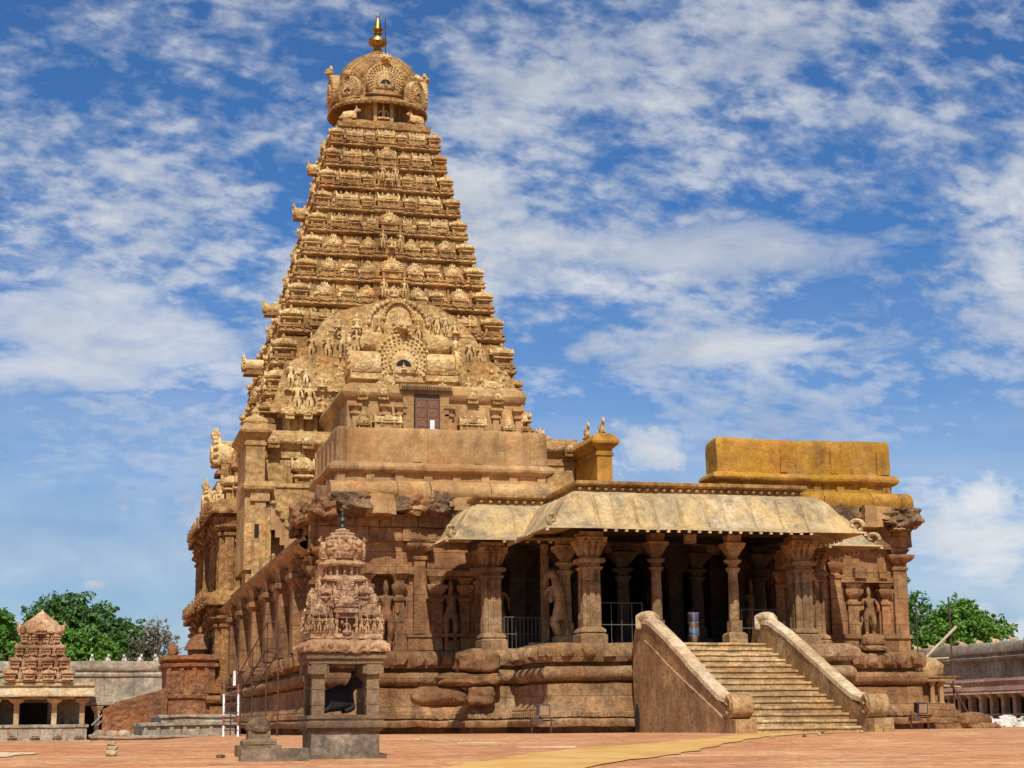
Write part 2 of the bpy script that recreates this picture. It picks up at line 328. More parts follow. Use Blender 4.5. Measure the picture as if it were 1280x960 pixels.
    def rock(s, c, h, seed, rough=.25, sub=3, exp=4):
        # a broken block: superellipsoid pushed about by noise
        bm = bmesh.new(); bmesh.ops.create_icosphere(bm, subdivisions=sub, radius=1)
        V = []
        for v in bm.verts:
            p = v.co; q = 1/((abs(p.x)**exp+abs(p.y)**exp+abs(p.z)**exp)**(1/exp)); p = p*q
            d = 1+rough*noise.fractal(p*1.3+Vector((seed*7.1, seed*3.3, 1)), 1, 2, 4)
            V.append(Vector((p.x*h[0]*d+c[0], p.y*h[1]*d+c[1], p.z*h[2]*d+c[2])))
        s.add(V, [[v.index for v in f.verts] for f in bm.faces], Matrix()); bm.free()
    def erode(s, L, amp, sc_=1.0, seed=0, zfix=None):
        # subdivide to edge length L and push the surface about by noise
        bm = bmesh.new(); vs = [bm.verts.new(v) for v in s.V]
        for f, i in zip(s.F, s.I):
            try: bf = bm.faces.new([vs[k] for k in f]); bf.material_index = i
            except ValueError: pass
        for _ in range(6):
            e = [e for e in bm.edges if e.calc_length() > L]
            if not e: break
            bmesh.ops.subdivide_edges(bm, edges=e, cuts=1, use_grid_fill=True)
        bm.verts.ensure_lookup_table(); bm.verts.index_update()
        for v in bm.verts:
            p = v.co*sc_+Vector((seed*3.7, seed*1.9, seed))
            v.co += noise.noise_vector(p)*amp+noise.noise_vector(p*2.9)*amp*.45
        s.V = [v.co.copy() for v in bm.verts]; s.F = [tuple(v.index for v in f.verts) for f in bm.faces]
        s.I = [f.material_index for f in bm.faces]; bm.free(); return s
    def mesh(s, name, mats, smooth=None):
        me = bpy.data.meshes.new(name); me.from_pydata([tuple(v) for v in s.V], [], s.F)
        for m in (mats if isinstance(mats, (list, tuple)) else [mats]): me.materials.append(m)
        me.polygons.foreach_set('material_index', s.I)
        bm = bmesh.new(); bm.from_mesh(me); bmesh.ops.recalc_face_normals(bm, faces=bm.faces); bm.to_mesh(me); bm.free()
        if smooth is not None:
            me.polygons.foreach_set('use_smooth', [True]*len(me.polygons))
            me.set_sharp_from_angle(angle=rad(smooth))
        me.update(); return me
    def build(s, name, mats, parent=None, smooth=None, loc=None):
        return link(name, s.mesh(name, mats, smooth), parent, loc)
def link(name, me, parent=None, loc=None):
    o = bpy.data.objects.new(name, me); COL.objects.link(o)
    if parent: o.parent = parent
    if loc: o.location = loc
    return o
def offset(path, d, closed):
    if abs(d) < 1e-9: return [tuple(p) for p in path]
    n = len(path); out = []
    for k in range(n):
        p = Vector(path[k][:2])
        a = Vector(path[k-1][:2]) if (closed or k > 0) else None
        b = Vector(path[(k+1) % n][:2]) if (closed or k < n-1) else None
        d1 = (p-a).normalized() if a is not None and (p-a).length > 1e-9 else None
        d2 = (b-p).normalized() if b is not None and (b-p).length > 1e-9 else None
        d1 = d1 or d2; d2 = d2 or d1
        n1 = Vector((d1.y, -d1.x)); n2 = Vector((d2.y, -d2.x)); m = n1+n2
        if m.length < 1e-6: m = n1
        m.normalize(); k_ = max(.3, m.dot(n1)); q = p+m*(d/k_); out.append((q.x, q.y))
    return out
def refine(path, L, closed=False):
    out = []
    for a, b in zip(path, path[1:]+([path[0]] if closed else [])):
        n = max(1, int(math.dist(a, b)/L))
        out += [(a[0]+(b[0]-a[0])*k/n, a[1]+(b[1]-a[1])*k/n) for k in range(n)]
    if not closed: out.append(path[-1])
    return out
def thing(name, label, cat, loc=(0, 0, 0), group=None):
    o = bpy.data.objects.new(name, None); COL.objects.link(o); o.location = loc; o.empty_display_size = .1
    return tag(o, label, cat, group)
def tag(o, label, cat, group=None):
    o['label'] = label; o['category'] = cat
    if group: o['group'] = group
    return o
def struct(o, kind='structure'): o['kind'] = kind; return o
def inst(name, me, parent, loc, scale=1, rz=0, rx=0):
    o = link(name, me, parent, loc); o.rotation_euler = (rx, 0, rz)
    o.scale = (scale,)*3 if isinstance(scale, (int, float)) else scale
    return o
def skin_mesh(joints, edges, root, mat, sub=2):
    # one continuous body grown from a skeleton: joints = {name: (x,y,z,rx,ry)}
    names = list(joints); me = bpy.data.meshes.new('skeleton')
    me.from_pydata([joints[n][:3] for n in names], [(names.index(a), names.index(b)) for a, b in edges], [])
    o = bpy.data.objects.new('skeleton', me); COL.objects.link(o)
    o.modifiers.new('Skin', 'SKIN')
    for n, sv in zip(names, me.skin_vertices[0].data):
        j = joints[n]; sv.radius = (j[3], j[4] if len(j) > 4 else j[3]); sv.use_root = n == root
    m = o.modifiers.new('Subsurf', 'SUBSURF'); m.levels = sub; m.render_levels = sub
    dg = bpy.context.evaluated_depsgraph_get(); dg.update()
    ev = o.evaluated_get(dg); r = bpy.data.meshes.new_from_object(ev)
    bpy.data.objects.remove(o); r.materials.clear(); r.materials.append(mat)
    r.polygons.foreach_set('use_smooth', [True]*len(r.polygons)); return r
def raw(me): return [v.co.copy() for v in me.vertices], [tuple(p.vertices) for p in me.polygons]
# ---------------------------------------------------------------- sculpture templates
def figure(pose, mat):
    J = {'pelvis': (0, 0, .47, .075, .06), 'waist': (.012, 0, .57, .058, .045), 'chest': (0, 0, .685, .09, .06),
         'neck': (0, 0, .785, .028), 'head': (0, -.012, .845, .048), 'crown': (0, 0, .925, .042), 'tip': (0, 0, 1.0, .014),
         'shl': (-.105, 0, .735, .036), 'ell': (-.165, -.02, .61, .036), 'hal': (-.125, -.085, .70, .032),
         'shr': (.105, 0, .735, .036), 'elr': (.175, -.01, .60, .036), 'har': (.15, -.06, .475, .026)}
    E_ = [('pelvis', 'waist'), ('waist', 'chest'), ('chest', 'neck'), ('neck', 'head'), ('head', 'crown'), ('crown', 'tip'),
          ('chest', 'shl'), ('shl', 'ell'), ('ell', 'hal'), ('chest', 'shr'), ('shr', 'elr'), ('elr', 'har')]
    for s, k in ((-1, 'l'), (1, 'r')):
        if pose == 'stand':
            J['hip'+k] = (s*.062, 0, .42, .068); J['kn'+k] = (s*.062+(.012 if s > 0 else 0), -.03*(s > 0)-.01, .235, .055)
            J['an'+k] = (s*.06, 0, .045, .038); J['to'+k] = (s*.075, -.07, .02, .024)
        else:
            J['hip'+k] = (s*.08, -.03, .43, .062); J['kn'+k] = (s*.21, -.12, .41, .05)
            J['an'+k] = (s*.02, -.17, .40, .036); J['to'+k] = (-s*.04, -.18, .40, .026)
        E_ += [('pelvis', 'hip'+k), ('hip'+k, 'kn'+k), ('kn'+k, 'an'+k), ('an'+k, 'to'+k)]
    if pose == 'sit':
        J = {k: (v[0], v[1], v[2]-.36)+tuple(v[3:]) for k, v in J.items()}
    return skin_mesh(J, E_, 'pelvis', mat, 1)
def bull(mat, sub=2):
    # couchant bull, facing +X, about 1 long, sitting on z = 0
    J = {'rump': (-.34, 0, .2, .17, .17), 'belly': (-.08, 0, .2, .19, .18), 'chest': (.18, 0, .24, .175, .18), 'hump': (.06, 0, .46, .08),
         'neck': (.28, 0, .4, .10), 'head': (.39, 0, .55, .085), 'muz': (.58, 0, .45, .058),
         'hl': (.36, .09, .63, .03), 'hl2': (.37, .13, .74, .014), 'hr': (.36, -.09, .63, .03), 'hr2': (.37, -.13, .74, .014),
         'tail': (-.5, .04, .15, .03), 'tail2': (-.42, .16, .05, .025)}
    E_ = [('rump', 'belly'), ('belly', 'chest'), ('chest', 'neck'), ('chest', 'hump'), ('neck', 'head'), ('head', 'muz'), ('head', 'hl'), ('hl', 'hl2'),
          ('head', 'hr'), ('hr', 'hr2'), ('rump', 'tail'), ('tail', 'tail2')]
    for s, k in ((1, 'a'), (-1, 'b')):
        J['kn'+k] = (.36, s*.15, .1, .055); J['fo'+k] = (.16, s*.19, .045, .04); J['hk'+k] = (-.1, s*.2, .1, .07); J['hf'+k] = (-.3, s*.24, .045, .04)
        E_ += [('chest', 'kn'+k), ('kn'+k, 'fo'+k), ('rump', 'hk'+k), ('hk'+k, 'hf'+k)]
    return skin_mesh(J, E_, 'belly', mat, sub)
FIG = {k: (figure('stand', M[k]), figure('sit', M[k])) for k in ('tower_pale', 'hall_carved', 'shrine')}
def small_shrine_mesh(mats):
    # square miniature shrine: pilastered box, rolled cornice, cushion dome, finial; unit width 1, height 1.1, front at -y
    b = MB(); b.mi = 0
    b.box(-.36, .36, -.36, .36, 0, .38)
    for x in (-.38, .38):
        for y in (-.38, .38): b.box(x-.07, x+.07, y-.07, y+.07, 0, .34)
    b.rect([(0, 0), (.1, .02), (.1, .07), (0, .09)], -.4, .4, -.4, .4)
    b.mi = 1
    b.rect([(-.05, .33), (.12, .36), (.14, .39), (.06, .44), (-.04, .45)], -.4, .4, -.4, .4)
    b.lathe([(.34, .45), (.34, .53), (.50, .55), (.54, .61), (.53, .70), (.47, .80), (.34, .89), (.16, .95), (.07, .97), (.12, 1.0), (.06, 1.03), (.09, 1.08), (.02, 1.18)], n=16, sq=4)
    for rz in range(4):
        b.T = Matrix.Rotation(rz*math.pi/2, 4, 'Z')
        b.poly([(.17*math.cos(a)*(1.15 if a < 0 or a > math.pi else 1), .69+.16*math.sin(a)) for a in [(-.6+k*(math.pi+1.2)/8) for k in range(9)]], 'y', -.60, -.45)
        b.poly([(.03*math.cos(a), .87+.05*math.sin(a)) for a in [k*math.pi/3 for k in range(6)]], 'y', -.60, -.5)
    b.T = Matrix()
    return b.mesh('miniature_shrine', mats, 40)
def barrel_shrine_mesh(mats):
    # oblong shrine with a wagon-vault roof along x; unit width 2, height 1.15, front at -y
    b = MB()
    b.box(-.82, .82, -.34, .36, 0, .42)
    for x in (-.82, -.42, .42, .82): b.box(x-.07, x+.07, -.42, -.3, 0, .41)
    b.rect([(0, 0), (.08, .02), (.08, .07), (0, .09)], -.88, .88, -.36, .4)
    b.mi = 1
    b.rect([(-.05, .40), (.1, .43), (.12, .47), (.05, .53), (-.04, .55)], -.88, .88, -.36, .4)
    arc = [(.42*math.cos(a), .60+.30*math.sin(a)) for a in [(-.35+k*(math.pi+.7)/10) for k in range(11)]]
    b.poly(arc, 'x', -.84, .84)
    for x in (-.84, .84):
        b.poly([(y*1.2, (z-.6)*1.25+.62) for y, z in arc], 'x', x-.07, x+.07)
        b.lathe([(.07, .98), (.09, 1.03), (.03, 1.15)], (x, 0, 0), 6)
    for x in (-.45, 0, .45): b.lathe([(.10, .88), (.05, .93), (.10, .99), (.11, 1.03), (.04, 1.08), (.015, 1.17)], (x, 0, 0), 8)
    b.poly([(.3*math.cos(a)*(1.15 if a < 0 or a > math.pi else 1), .72+.24*math.sin(a)) for a in [(-.6+k*(math.pi+1.2)/10) for k in range(11)]], 'y', -.52, -.3)
    for x in (-.55, .55):
        b.poly([(x+.12*math.cos(a), .66+.11*math.sin(a)) for a in [k*math.pi/4 for k in range(8)]], 'y', -.47, -.3)
    return b.mesh('barrel_shrine', mats, 40)
def fan_pts(r, n=22, flare=.34):
    pts = []
    for k in range(n+1):
        a = -.75+(math.pi+1.5)*k/n
        pts.append((r*math.cos(a), r*math.sin(a)))
    s = pts[0][0]
    return [(s+flare*r, pts[0][1]-.10*r)]+pts+[(-s-flare*r, pts[-1][1]-.10*r)]
def fan_gable_mesh(mats, beads=True):
    # horseshoe gable on a small pilastered pedestal; unit width 1.5, height 1.5
    b = MB()
    b.box(-.42, .42, -.25, .3, 0, .42)
    for x in (-.4, .4): b.box(x-.08, x+.08, -.33, -.2, 0, .41)
    b.rect([(-.02, .40), (.13, .43), (.13, .48), (.02, .52)], -.45, .45, -.28, .3)
    b.mi = 1
    f = fan_pts(.56); f = [(x, z+.88) for x, z in f]
    b.poly(f, 'y', -.26, .2, .05, .06)
    b.poly([(x*.62, (z-.88)*.62+.86) for x, z in f], 'y', -.33, -.2, .04, .05)
    if beads:
        for k in range(13):
            a = -.5+(math.pi+1)*k/12; b.sphere((.52*math.cos(a), -.26, .88+.52*math.sin(a)), .07, 6, 4)
            b.sphere((.43*math.cos(a), -.29, .88+.43*math.sin(a)), .05, 5, 4)
    b.sphere((0, -.34, .86), (.13, .1, .17), 6, 5)
    b.rock((0, -.12, 1.5), (.17, .14, .13), 3, .3, 1); b.box(-.2, -.12, -.16, -.02, 1.45, 1.66, .02); b.box(.12, .2, -.16, -.02, 1.45, 1.66, .02); b.box(-.04, .04, -.16, -.02, 1.55, 1.74, .02)
    return b.mesh('fan_gable', mats, 40)
def horn_gable_mesh(mats):
    # barrel vault that juts straight out of the wall towards -y and ends in a flared horseshoe with a crest
    b = MB()
    arc = [(.5*math.cos(a)*(1.1 if a < 0 or a > math.pi else 1), .55+.5*math.sin(a)) for a in [(-.7+k*(math.pi+1.4)/12) for k in range(13)]]
    b.mi = 1
    b.poly(arc, 'y', -.85, .7)
    b.poly([(x*1.18, (z-.5)*1.2+.5) for x, z in arc], 'y', -1.06, -.82, .04, .05)
    b.poly([(x*.7, (z-.5)*.7+.5) for x, z in arc], 'y', -1.13, -.95, .04, .05)
    for k in range(12):
        a = -.5+(math.pi+1)*k/11; b.sphere((.62*math.cos(a), -1.0, .55+.62*math.sin(a)), (.08, .1, .08), 6, 4)
    b.rock((0, -.95, 1.22), (.2, .16, .14), 5, .3, 1); b.box(-.06, .06, -1.05, -.88, 1.25, 1.5, .03); b.box(-.2, -.1, -1.05, -.9, 1.2, 1.38, .02); b.box(.1, .2, -1.05, -.9, 1.2, 1.38, .02)
    b.mi = 0
    b.box(-.5, .5, -.8, .6, -.02, .2); b.box(-.62, .62, -.95, .6, -.16, -.02)
    return b.mesh('horn_gable', mats, 40)
TM = [M['tower'], M['tower_pale']]
SH, BA, FA, HO = small_shrine_mesh(TM), barrel_shrine_mesh(TM), fan_gable_mesh(TM), horn_gable_mesh(TM)

# ---------------------------------------------------------------- ground
def gz(x, y):
    z = .08-.023*max(0, -17-y)
    if y > -17: z -= .0018*min(y+17, 30)
    if x < -13: z -= .13*min(1, (-13-x)/6)*(min(max(y+20, 0), 110)/14)
    return max(z, -1.15)
def ground():
    xs = [-600, -300, -150, -90]+[-70+2.5*k for k in range(60)]+[90, 130, 200, 400, 700]
    ys = [-120, -90]+[-75+2.5*k for k in range(80)]+[140, 180, 260, 400, 800, 1600]
    b = MB(); n = len(xs)
    for y in ys:
        for x in xs: b.v((x, y, gz(x, y)))
    for j in range(len(ys)-1):
        for i in range(n-1): b.f(j*n+i, j*n+i+1, (j+1)*n+i+1, (j+1)*n+i)
    struct(b.build('paved_courtyard', M['paving'], None, 60))
ground()
def strip(name, pts, mat, dz):
    # flat sheet that follows the ground: left and right edge points
    L, Rr = pts; n = 40
    def at(poly, t):
        t *= len(poly)-1; i = min(int(t), len(poly)-2); u = t-i
        return (poly[i][0]+(poly[i+1][0]-poly[i][0])*u, poly[i][1]+(poly[i+1][1]-poly[i][1])*u)
    b = MB()
    for k in range(n+1):
        a, c = at(L, k/n), at(Rr, k/n)
        for q in range(5):
            x = a[0]+(c[0]-a[0])*q/4+.09*math.sin(k*1.7+q)+.12*noise.noise(Vector((k*.9, q, 1))); y = a[1]+(c[1]-a[1])*q/4+.05*math.sin(k*2.3+q)
            b.v((x, y, gz(x, y)+dz))
    for k in range(n):
        for q in range(4): b.f(k*5+q, k*5+q+1, k*5+q+6, k*5+q+5)
    struct(b.build(name, mat))
strip('path', ([(-19, -42), (-14.2, -35), (-11.2, -29.5), (-8.9, -26.6), (-7.4, -25.2), (-4.4, -21.4), (-2.2, -18.7), (-1.0, -17.95)],
               [(-15, -42), (-11.2, -34.4), (-9.2, -31.8), (-7.82, -29.6), (-5.6, -25.6), (-3.2, -21.6), (-.75, -19.0), (1.8, -17.95)]), M['mat'], .018)
strip('path', ([(-34, -24.2), (-23.4, -25.4), (-21.2, -26.4)], [(-34, -36), (-24, -34.0), (-21.25, -26.8)]), M['sand'], .018)

# ---------------------------------------------------------------- temple tower
TX, TY = .5, 62.5
tower = thing('temple_tower', 'tall carved golden pyramid tower with tiers of tiny shrines and a round dome on top', 'temple tower', (TX, TY, 0))
ZF = [20.9, 23.3, 25.65, 28.1, 30.3, 32.25, 34.25, 36.15, 37.97, 39.8, 41.62, 43.42, 45.1]
HZ = [(17, 10.9), (20.9, 9.75), (22.4, 9.35), (24.8, 8.9), (27.3, 8.3), (30.1, 7.5), (33, 6.65), (36.2, 5.8), (40.1, 4.85), (43.5, 4.1), (45.4, 3.5), (47, 3.3)]
def hz(z):
    for (a, ha), (b, hb) in zip(HZ, HZ[1:]):
        if z <= b: return ha+(hb-ha)*(z-a)/(b-a)
    return HZ[-1][1]
BAYS = [(-1, 0), (-.79, 0), (-.79, -.14), (-.6, -.14), (-.6, .02), (-.36, .02), (-.36, -.14), (-.2, -.14), (-.2, .16), (.2, .16), (.2, -.14), (.36, -.14), (.36, .02), (.6, .02), (.6, -.14), (.79, -.14), (.79, 0)]
def square_ring(h, z, k=1.0):
    pts = []
    for r in range(4):
        for u, o in BAYS:
            x, y = u*h, -h-o*k
            for _ in range(r): x, y = -y, x
            pts.append((x, y, z))
    return pts
rnd = random.Random(4)
HORN = {2: (1.0, 1.35), 4: (.8, 1.15), 8: (.78, 1.1), 10: (.68, .9)}
for i in range(12):
    z0, z1 = ZF[i], ZF[i+1]; h = hz(z0); dz = z1-z0; wl = hz(z1)-.14
    b = MB()
    k = .6+.5*h/9
    prof = [(h-.22, z0-.30*dz), (h-.12, z0-.27*dz), (h+.0, z0-.25*dz), (h+.13, z0-.21*dz), (h+.15, z0-.16*dz), (h+.02, z0-.12*dz), (h+.0, z0-.06*dz), (h+.1, z0-.05*dz), (h+.1, z0), (wl, z0+.01)]
    b.loft([square_ring(hh, zz, k) for hh, zz in prof]+[square_ring(wl, z1-.3*dz, k)], False, False)
    # the parapet wall that links the miniature shrines, and its little ledges
    zw = z0+.12*dz
    b.mi = 0
    for r in (0, 3):
        b.T = Matrix.Rotation(r*math.pi/2, 4, 'Z')
        b.box(-h*.96, h*.96, -h+.3, -wl+.05, z0, zw)
        n = int(2*h/.62)
        for q in range(n+1):
            x = -h+.3+(2*h-.6)*q/n
            b.box(x-.09, x+.09, -h-.1, -h+.1, z0-.105*dz, z0-.06*dz)
        b.mi = 1
        for q in range(n+1):
            x = -h+.15+(2*h-.3)*q/n; b.box(x-.13, x+.13, -h-.17, -h+.1, z0-.2*dz, z0-.165*dz)
        for u in (-.70, -.48, -.29, .29, .48, .70):
            b.rect([(0, z0+.02*dz), (0, z0+.1*dz), (.07, z0+.13*dz), (.08, z0+.2*dz), (.02, z0+.27*dz), (-.08, z0+.29*dz)], u*h-.05*h, u*h+.05*h, -h+.12, -h+.4)
        b.mi = 0
        m = int(2*wl/.8)
        for q in range(m+1):
            x = -wl+2*wl*q/m; b.box(x-.08, x+.08, -wl-.07, -wl+.1, zw, z1-.31*dz)
    b.T = Matrix()
    t = b.build('tower_tier', TM, tower, 35)
    # the shrines themselves: corner domes, barrel roofs, fans
    top = i >= 8
    for r in (0, 3):
        Rm = Matrix.Rotation(r*math.pi/2, 4, 'Z')
        def put(name, me, u, s, out=.0):
            if r == 0 and z0 < 28.6-.9*abs(u)*1 and abs(u)*h < (6.6 if z0 < 26.5 else 5.2): return
            x = u*h; y = -h+.44*(s[1] if isinstance(s, tuple) else s)-out
            p = Rm @ Vector((x, y, z0)); inst(name, me, t, p, s if not isinstance(s, tuple) else s, r*math.pi/2)
        s = dz*.57; wk = min(s*1.05, .11*h+.40)
        KS = lambda q: (wk*q, wk*q, s*q)
        if r == 0: put('miniature_shrine', SH, .905, KS(1.1), .02); put('miniature_shrine', SH, -.905, KS(1.1), .02)
        else: put('miniature_shrine', SH, -.90, KS(1), .02)
        if top:
            wb_ = min(.155*h, s*.8)
            for u in (-.58, .58): put('barrel_shrine', BA, u, (wb_*1.05, s*.7, s*.95), .06)
            for u in (-.30, .30): put('miniature_shrine', SH, u, (wk*.8, wk*.8, s*.9))
            put('barrel_shrine', BA, 0, (wb_*1.1, s*.8, s*1.0), .2)
        else:
            if i in (7, 3):
                for u in (-.64, .64): put('barrel_shrine', BA, u, (.115*h, s*.75, s*.95), .06)
            else:
                for u in (-.66, .66): put('fan_gable', FA, u, (wk*.95, s*.6, s*.68), .06)
            for u in (-.44, .44): put('miniature_shrine', SH, u, (wk*.78, wk*.78, s*.9))
            if i == 7:
                for u in (-.23, .23): put('barrel_shrine', BA, u, (.06*h, s*.6, s*.9))
            else:
                for u in (-.25, .25): put('fan_gable', FA, u, (wk*.85, s*.6, s*.65), .02)
        if r == 0:
            if i in (5, 7, 10): put('fan_gable', FA, 0, (wk*1.25, s*.8, s*.8), .28)
            elif not top:
                put('barrel_shrine', BA, 0, (.13*h, s*.8, s*.95), .22)
            if i in (6, 9, 4):
                for u in (-.1, 0, .1):
                    inst('deity_figure', FIG['tower_pale'][1 if u == 0 else 0], t, (u*h, -h-.5, z0+.1*dz), dz*.75)
        elif i in HORN:
            so, tip = HORN[i]
            p = Rm @ Vector((0, -h-tip+1.1*so, z0+.2*dz)); inst('horn_gable', HO, t, p, so, r*math.pi/2)
        else: put('fan_gable', FA, 0, (wk*1.2, s*.8, s*.8), .25)
# lower storeys of the tower
b = MB()
def shift(r, k): return r
b.loft([square_ring(h, z, 2.2) for h, z in ((13.5, -1), (13.5, .5), (13.1, .6), (13.1, 1.0), (12.7, 1.1), (12.7, 1.7), (12.5, 1.75), (12.9, 1.9), (13.0, 2.1), (12.9, 2.3), (12.5, 2.4), (12.8, 2.5), (12.8, 3.0), (12.2, 3.1), (12.15, 8.0), (12.4, 8.05), (12.5, 8.4), (12.2, 8.45))], False, False)
b.loft([square_ring(h, z, 2.2) for h, z in ((12.0, 9.0), (12.0, 14.0), (12.3, 14.05), (12.35, 14.4), (11.8, 14.5))], False, False)
for zz, zt, hh in ((3.1, 8.0, 12.15), (9.2, 14.0, 12.0)):
    for r in (0, 3):
        b.T = Matrix.Rotation(r*math.pi/2, 4, 'Z')
        for u in (-.97, -.83, -.57, -.39, -.17, .17, .39, .57, .83, .97):
            x = u*hh; o = .45 if abs(u) < .2 else (.1 if .36 < abs(u) < .6 else .1)
            b.box(x-.28, x+.28, -hh-o-.18, -hh+.3, zz, zt-1.3)
            b.rect([(-.02, zt-1.3), (.12, zt-1.25), (.12, zt-1.1), (-.06, zt-1.0), (.0, zt-.9), (.32, zt-.7), (.34, zt-.55), (.05, zt-.5), (.3, zt-.05)], x-.28, x+.28, -hh-o-.18, -hh+.3)
        for u in (-.9, -.7, -.48, -.28, 0, .28, .48, .7, .9):
            x = u*hh; b.box(x-.42, x+.42, -hh-.25, -hh, zz+.9, zz+1.3); b.box(x-.5, x+.5, -hh-.3, -hh, zz+3.1, zz+3.3); b.box(x-.4, x+.4, -hh-.26, -hh, zz+3.3, zz+3.9, .15)
            b.add(*raw(FIG['tower_pale'][0]), Matrix.Translation((x, -hh-.22-(.35 if abs(u) < .2 else 0), zz+1.3)) @ Matrix.Scale(1.7, 4))
b.T = Matrix()
b.build('base_wall', M['tower_base'], tower, 35)
def eave(z, h, name):
    b = MB()
    ring = [p[:2] for p in square_ring(h, 0, 2.2)]
    path = refine([(p[0], p[1]) for p in ring], .9, True)
    b.sweep(path, [(-.6, z-.05), (0.35, z-.1), (.95, z-.45), (1.0, z-.3), (.85, z+.1), (.5, z+.45), (0, z+.62), (-.8, z+.64)], True)
    b.erode(.5, .06, 1.2, 2)
    for r in (0, 3):
        b.T = Matrix.Rotation(r*math.pi/2, 4, 'Z')
        for u in (-.9, -.7, -.48, -.3, 0, .3, .48, .7, .9):
            b.add(*raw(HO), Matrix.Translation((u*h, -h-.5, z-.15)) @ Matrix.Scale(.62, 4), [0]*len(HO.polygons))
    b.T = Matrix(); b.build(name, [M['tower_base'], M['tower_pale']], tower, 40)
eave(8.6, 12.1, 'lower_eave'); eave(14.6, 11.9, 'upper_eave')
b = MB()
b.loft([square_ring(h, z, 1.4) for h, z in ((11.6, 15), (11.3, 17.2), (11.6, 17.4), (11.6, 17.7), (10.9, 17.8), (10.5, 19.8), (10.2, 20.6))], False, True)
for r in (0, 3):
    b.T = Matrix.Rotation(r*math.pi/2, 4, 'Z')
    n = 16
    for q in range(n): 
        x = -10.9+21.8*q/(n-1); b.box(x-.14, x+.14, -11.62, -11, 15.1, 17.3)
b.T = Matrix()
gal = b.build('gallery_wall', TM, tower, 35)
for r in (0, 3):
    Rm = Matrix.Rotation(r*math.pi/2, 4, 'Z')
    us = (-.92, -.62, -.3, .3, .62, .92)
    for u in us:
        if r == 0 and abs(u) < .8: continue
        inst('miniature_shrine' if abs(u) > .8 else 'horn_gable', SH if abs(u) > .8 else HO, gal, Rm @ Vector((u*11.2, -10.9, 15.1)), 2.1 if abs(u) > .8 else 1.2, r*math.pi/2)
        if r == 0: inst('fan_gable', FA, gal, Rm @ Vector((u*10.7, -11.0, 17.8)), 1.75, r*math.pi/2)
Rm = Matrix.Rotation(3*math.pi/2, 4, 'Z')
inst('horn_gable', HO, gal, Rm @ Vector((0, -9.7, 18.7)), 2.2, 3*math.pi/2)
inst('horn_gable', HO, gal, Rm @ Vector((0, -10.6, 15.3)), 1.9, 3*math.pi/2)

# neck, dome and finial
b = MB()
b.loft([square_ring(h, z, .5) for h, z in ((3.3, 44.5), (3.55, 44.75), (3.6, 45.1), (3.2, 45.15), (3.1, 45.5))], False, True)
b.lathe([(2.75, 45.3), (2.75, 47.5)], n=8, rot=0)
for k in range(8):
    a = 2*math.pi*(k+.5)/8
    b.T = Matrix.Rotation(a+math.pi/8, 4, 'Z')
    b.box(2.35, 2.62, -.9, -.72, 45.4, 47.5); b.box(2.35, 2.62, .72, .9, 45.4, 47.5)
    for y in (-.45, -.15, .15, .45): b.box(2.4, 2.58, y-.05, y+.05, 45.5, 47.3)
b.T = Matrix()
b.mi = 1
for s in (-1, 1): b.box(s*.62-.13, s*.62+.13, -3.0, -2.4, 45.4, 47.3)
b.box(-.85, .85, -3.05, -2.4, 47.2, 47.5)
neck = b.build('dome_neck', TM, tower, 35)
inst('deity_figure', FIG['tower_pale'][1], neck, (0, -2.85, 45.6), 2.2)
bl = bull(M['tower_pale'], 1)
for x, y, rz in ((-2.6, -2.75, -.3), (2.6, -2.75, math.pi+.3), (-2.75, 2.6, -.2)): inst('bull_statue', bl, neck, (x, y, 45.5), 1.55, rz)
b = MB()
prof = [(2.7, 47.0), (3.2, 46.9), (3.72, 46.75), (3.80, 46.95), (3.55, 47.35), (3.25, 47.65), (3.22, 47.95), (3.3, 48.3), (3.32, 48.9), (3.22, 49.5), (2.98, 50.1), (2.6, 50.65), (2.05, 51.15), (1.4, 51.55), (.85, 51.8), (.8, 51.95), (.55, 52.1)]
b.lathe(prof, n=48, sq=2.35)
def domer(z):
    for (r0, a), (r1, c) in zip(prof[7:], prof[8:]):
        if a <= z <= c: return r0+(r1-r0)*(z-a)/(c-a)
    return 3.3
for sg in (-1, 1):
    for k in range(30):
        pts = []
        for j in range(9):
            z = 48.4+(51.6-48.4)*j/8; a = 2*math.pi*k/30+sg*j*.11; ca, sa = math.cos(a), math.sin(a)
            q = 1/((abs(ca)**2.35+abs(sa)**2.35)**(1/2.35)); r = domer(z)*q+.015
            pts.append((r*ca, r*sa, z))
        b.tube(pts, .045, 4, False)
for k in range(48):
    a = 2*math.pi*k/48; ca, sa = math.cos(a), math.sin(a); q = 1/((abs(ca)**2.35+abs(sa)**2.35)**(1/2.35))
    b.sphere((3.78*q*ca, 3.78*q*sa, 46.88), .12, 6, 4); b.sphere((3.4*q*ca, 3.4*q*sa, 48.15), (.14, .14, .22), 6, 4)
for k in range(20): b.sphere((.9*math.cos(k*.314), .9*math.sin(k*.314), 51.85), (.12, .12, .1), 6, 4)
dome = b.build('dome', [M['tower']], tower, 50)
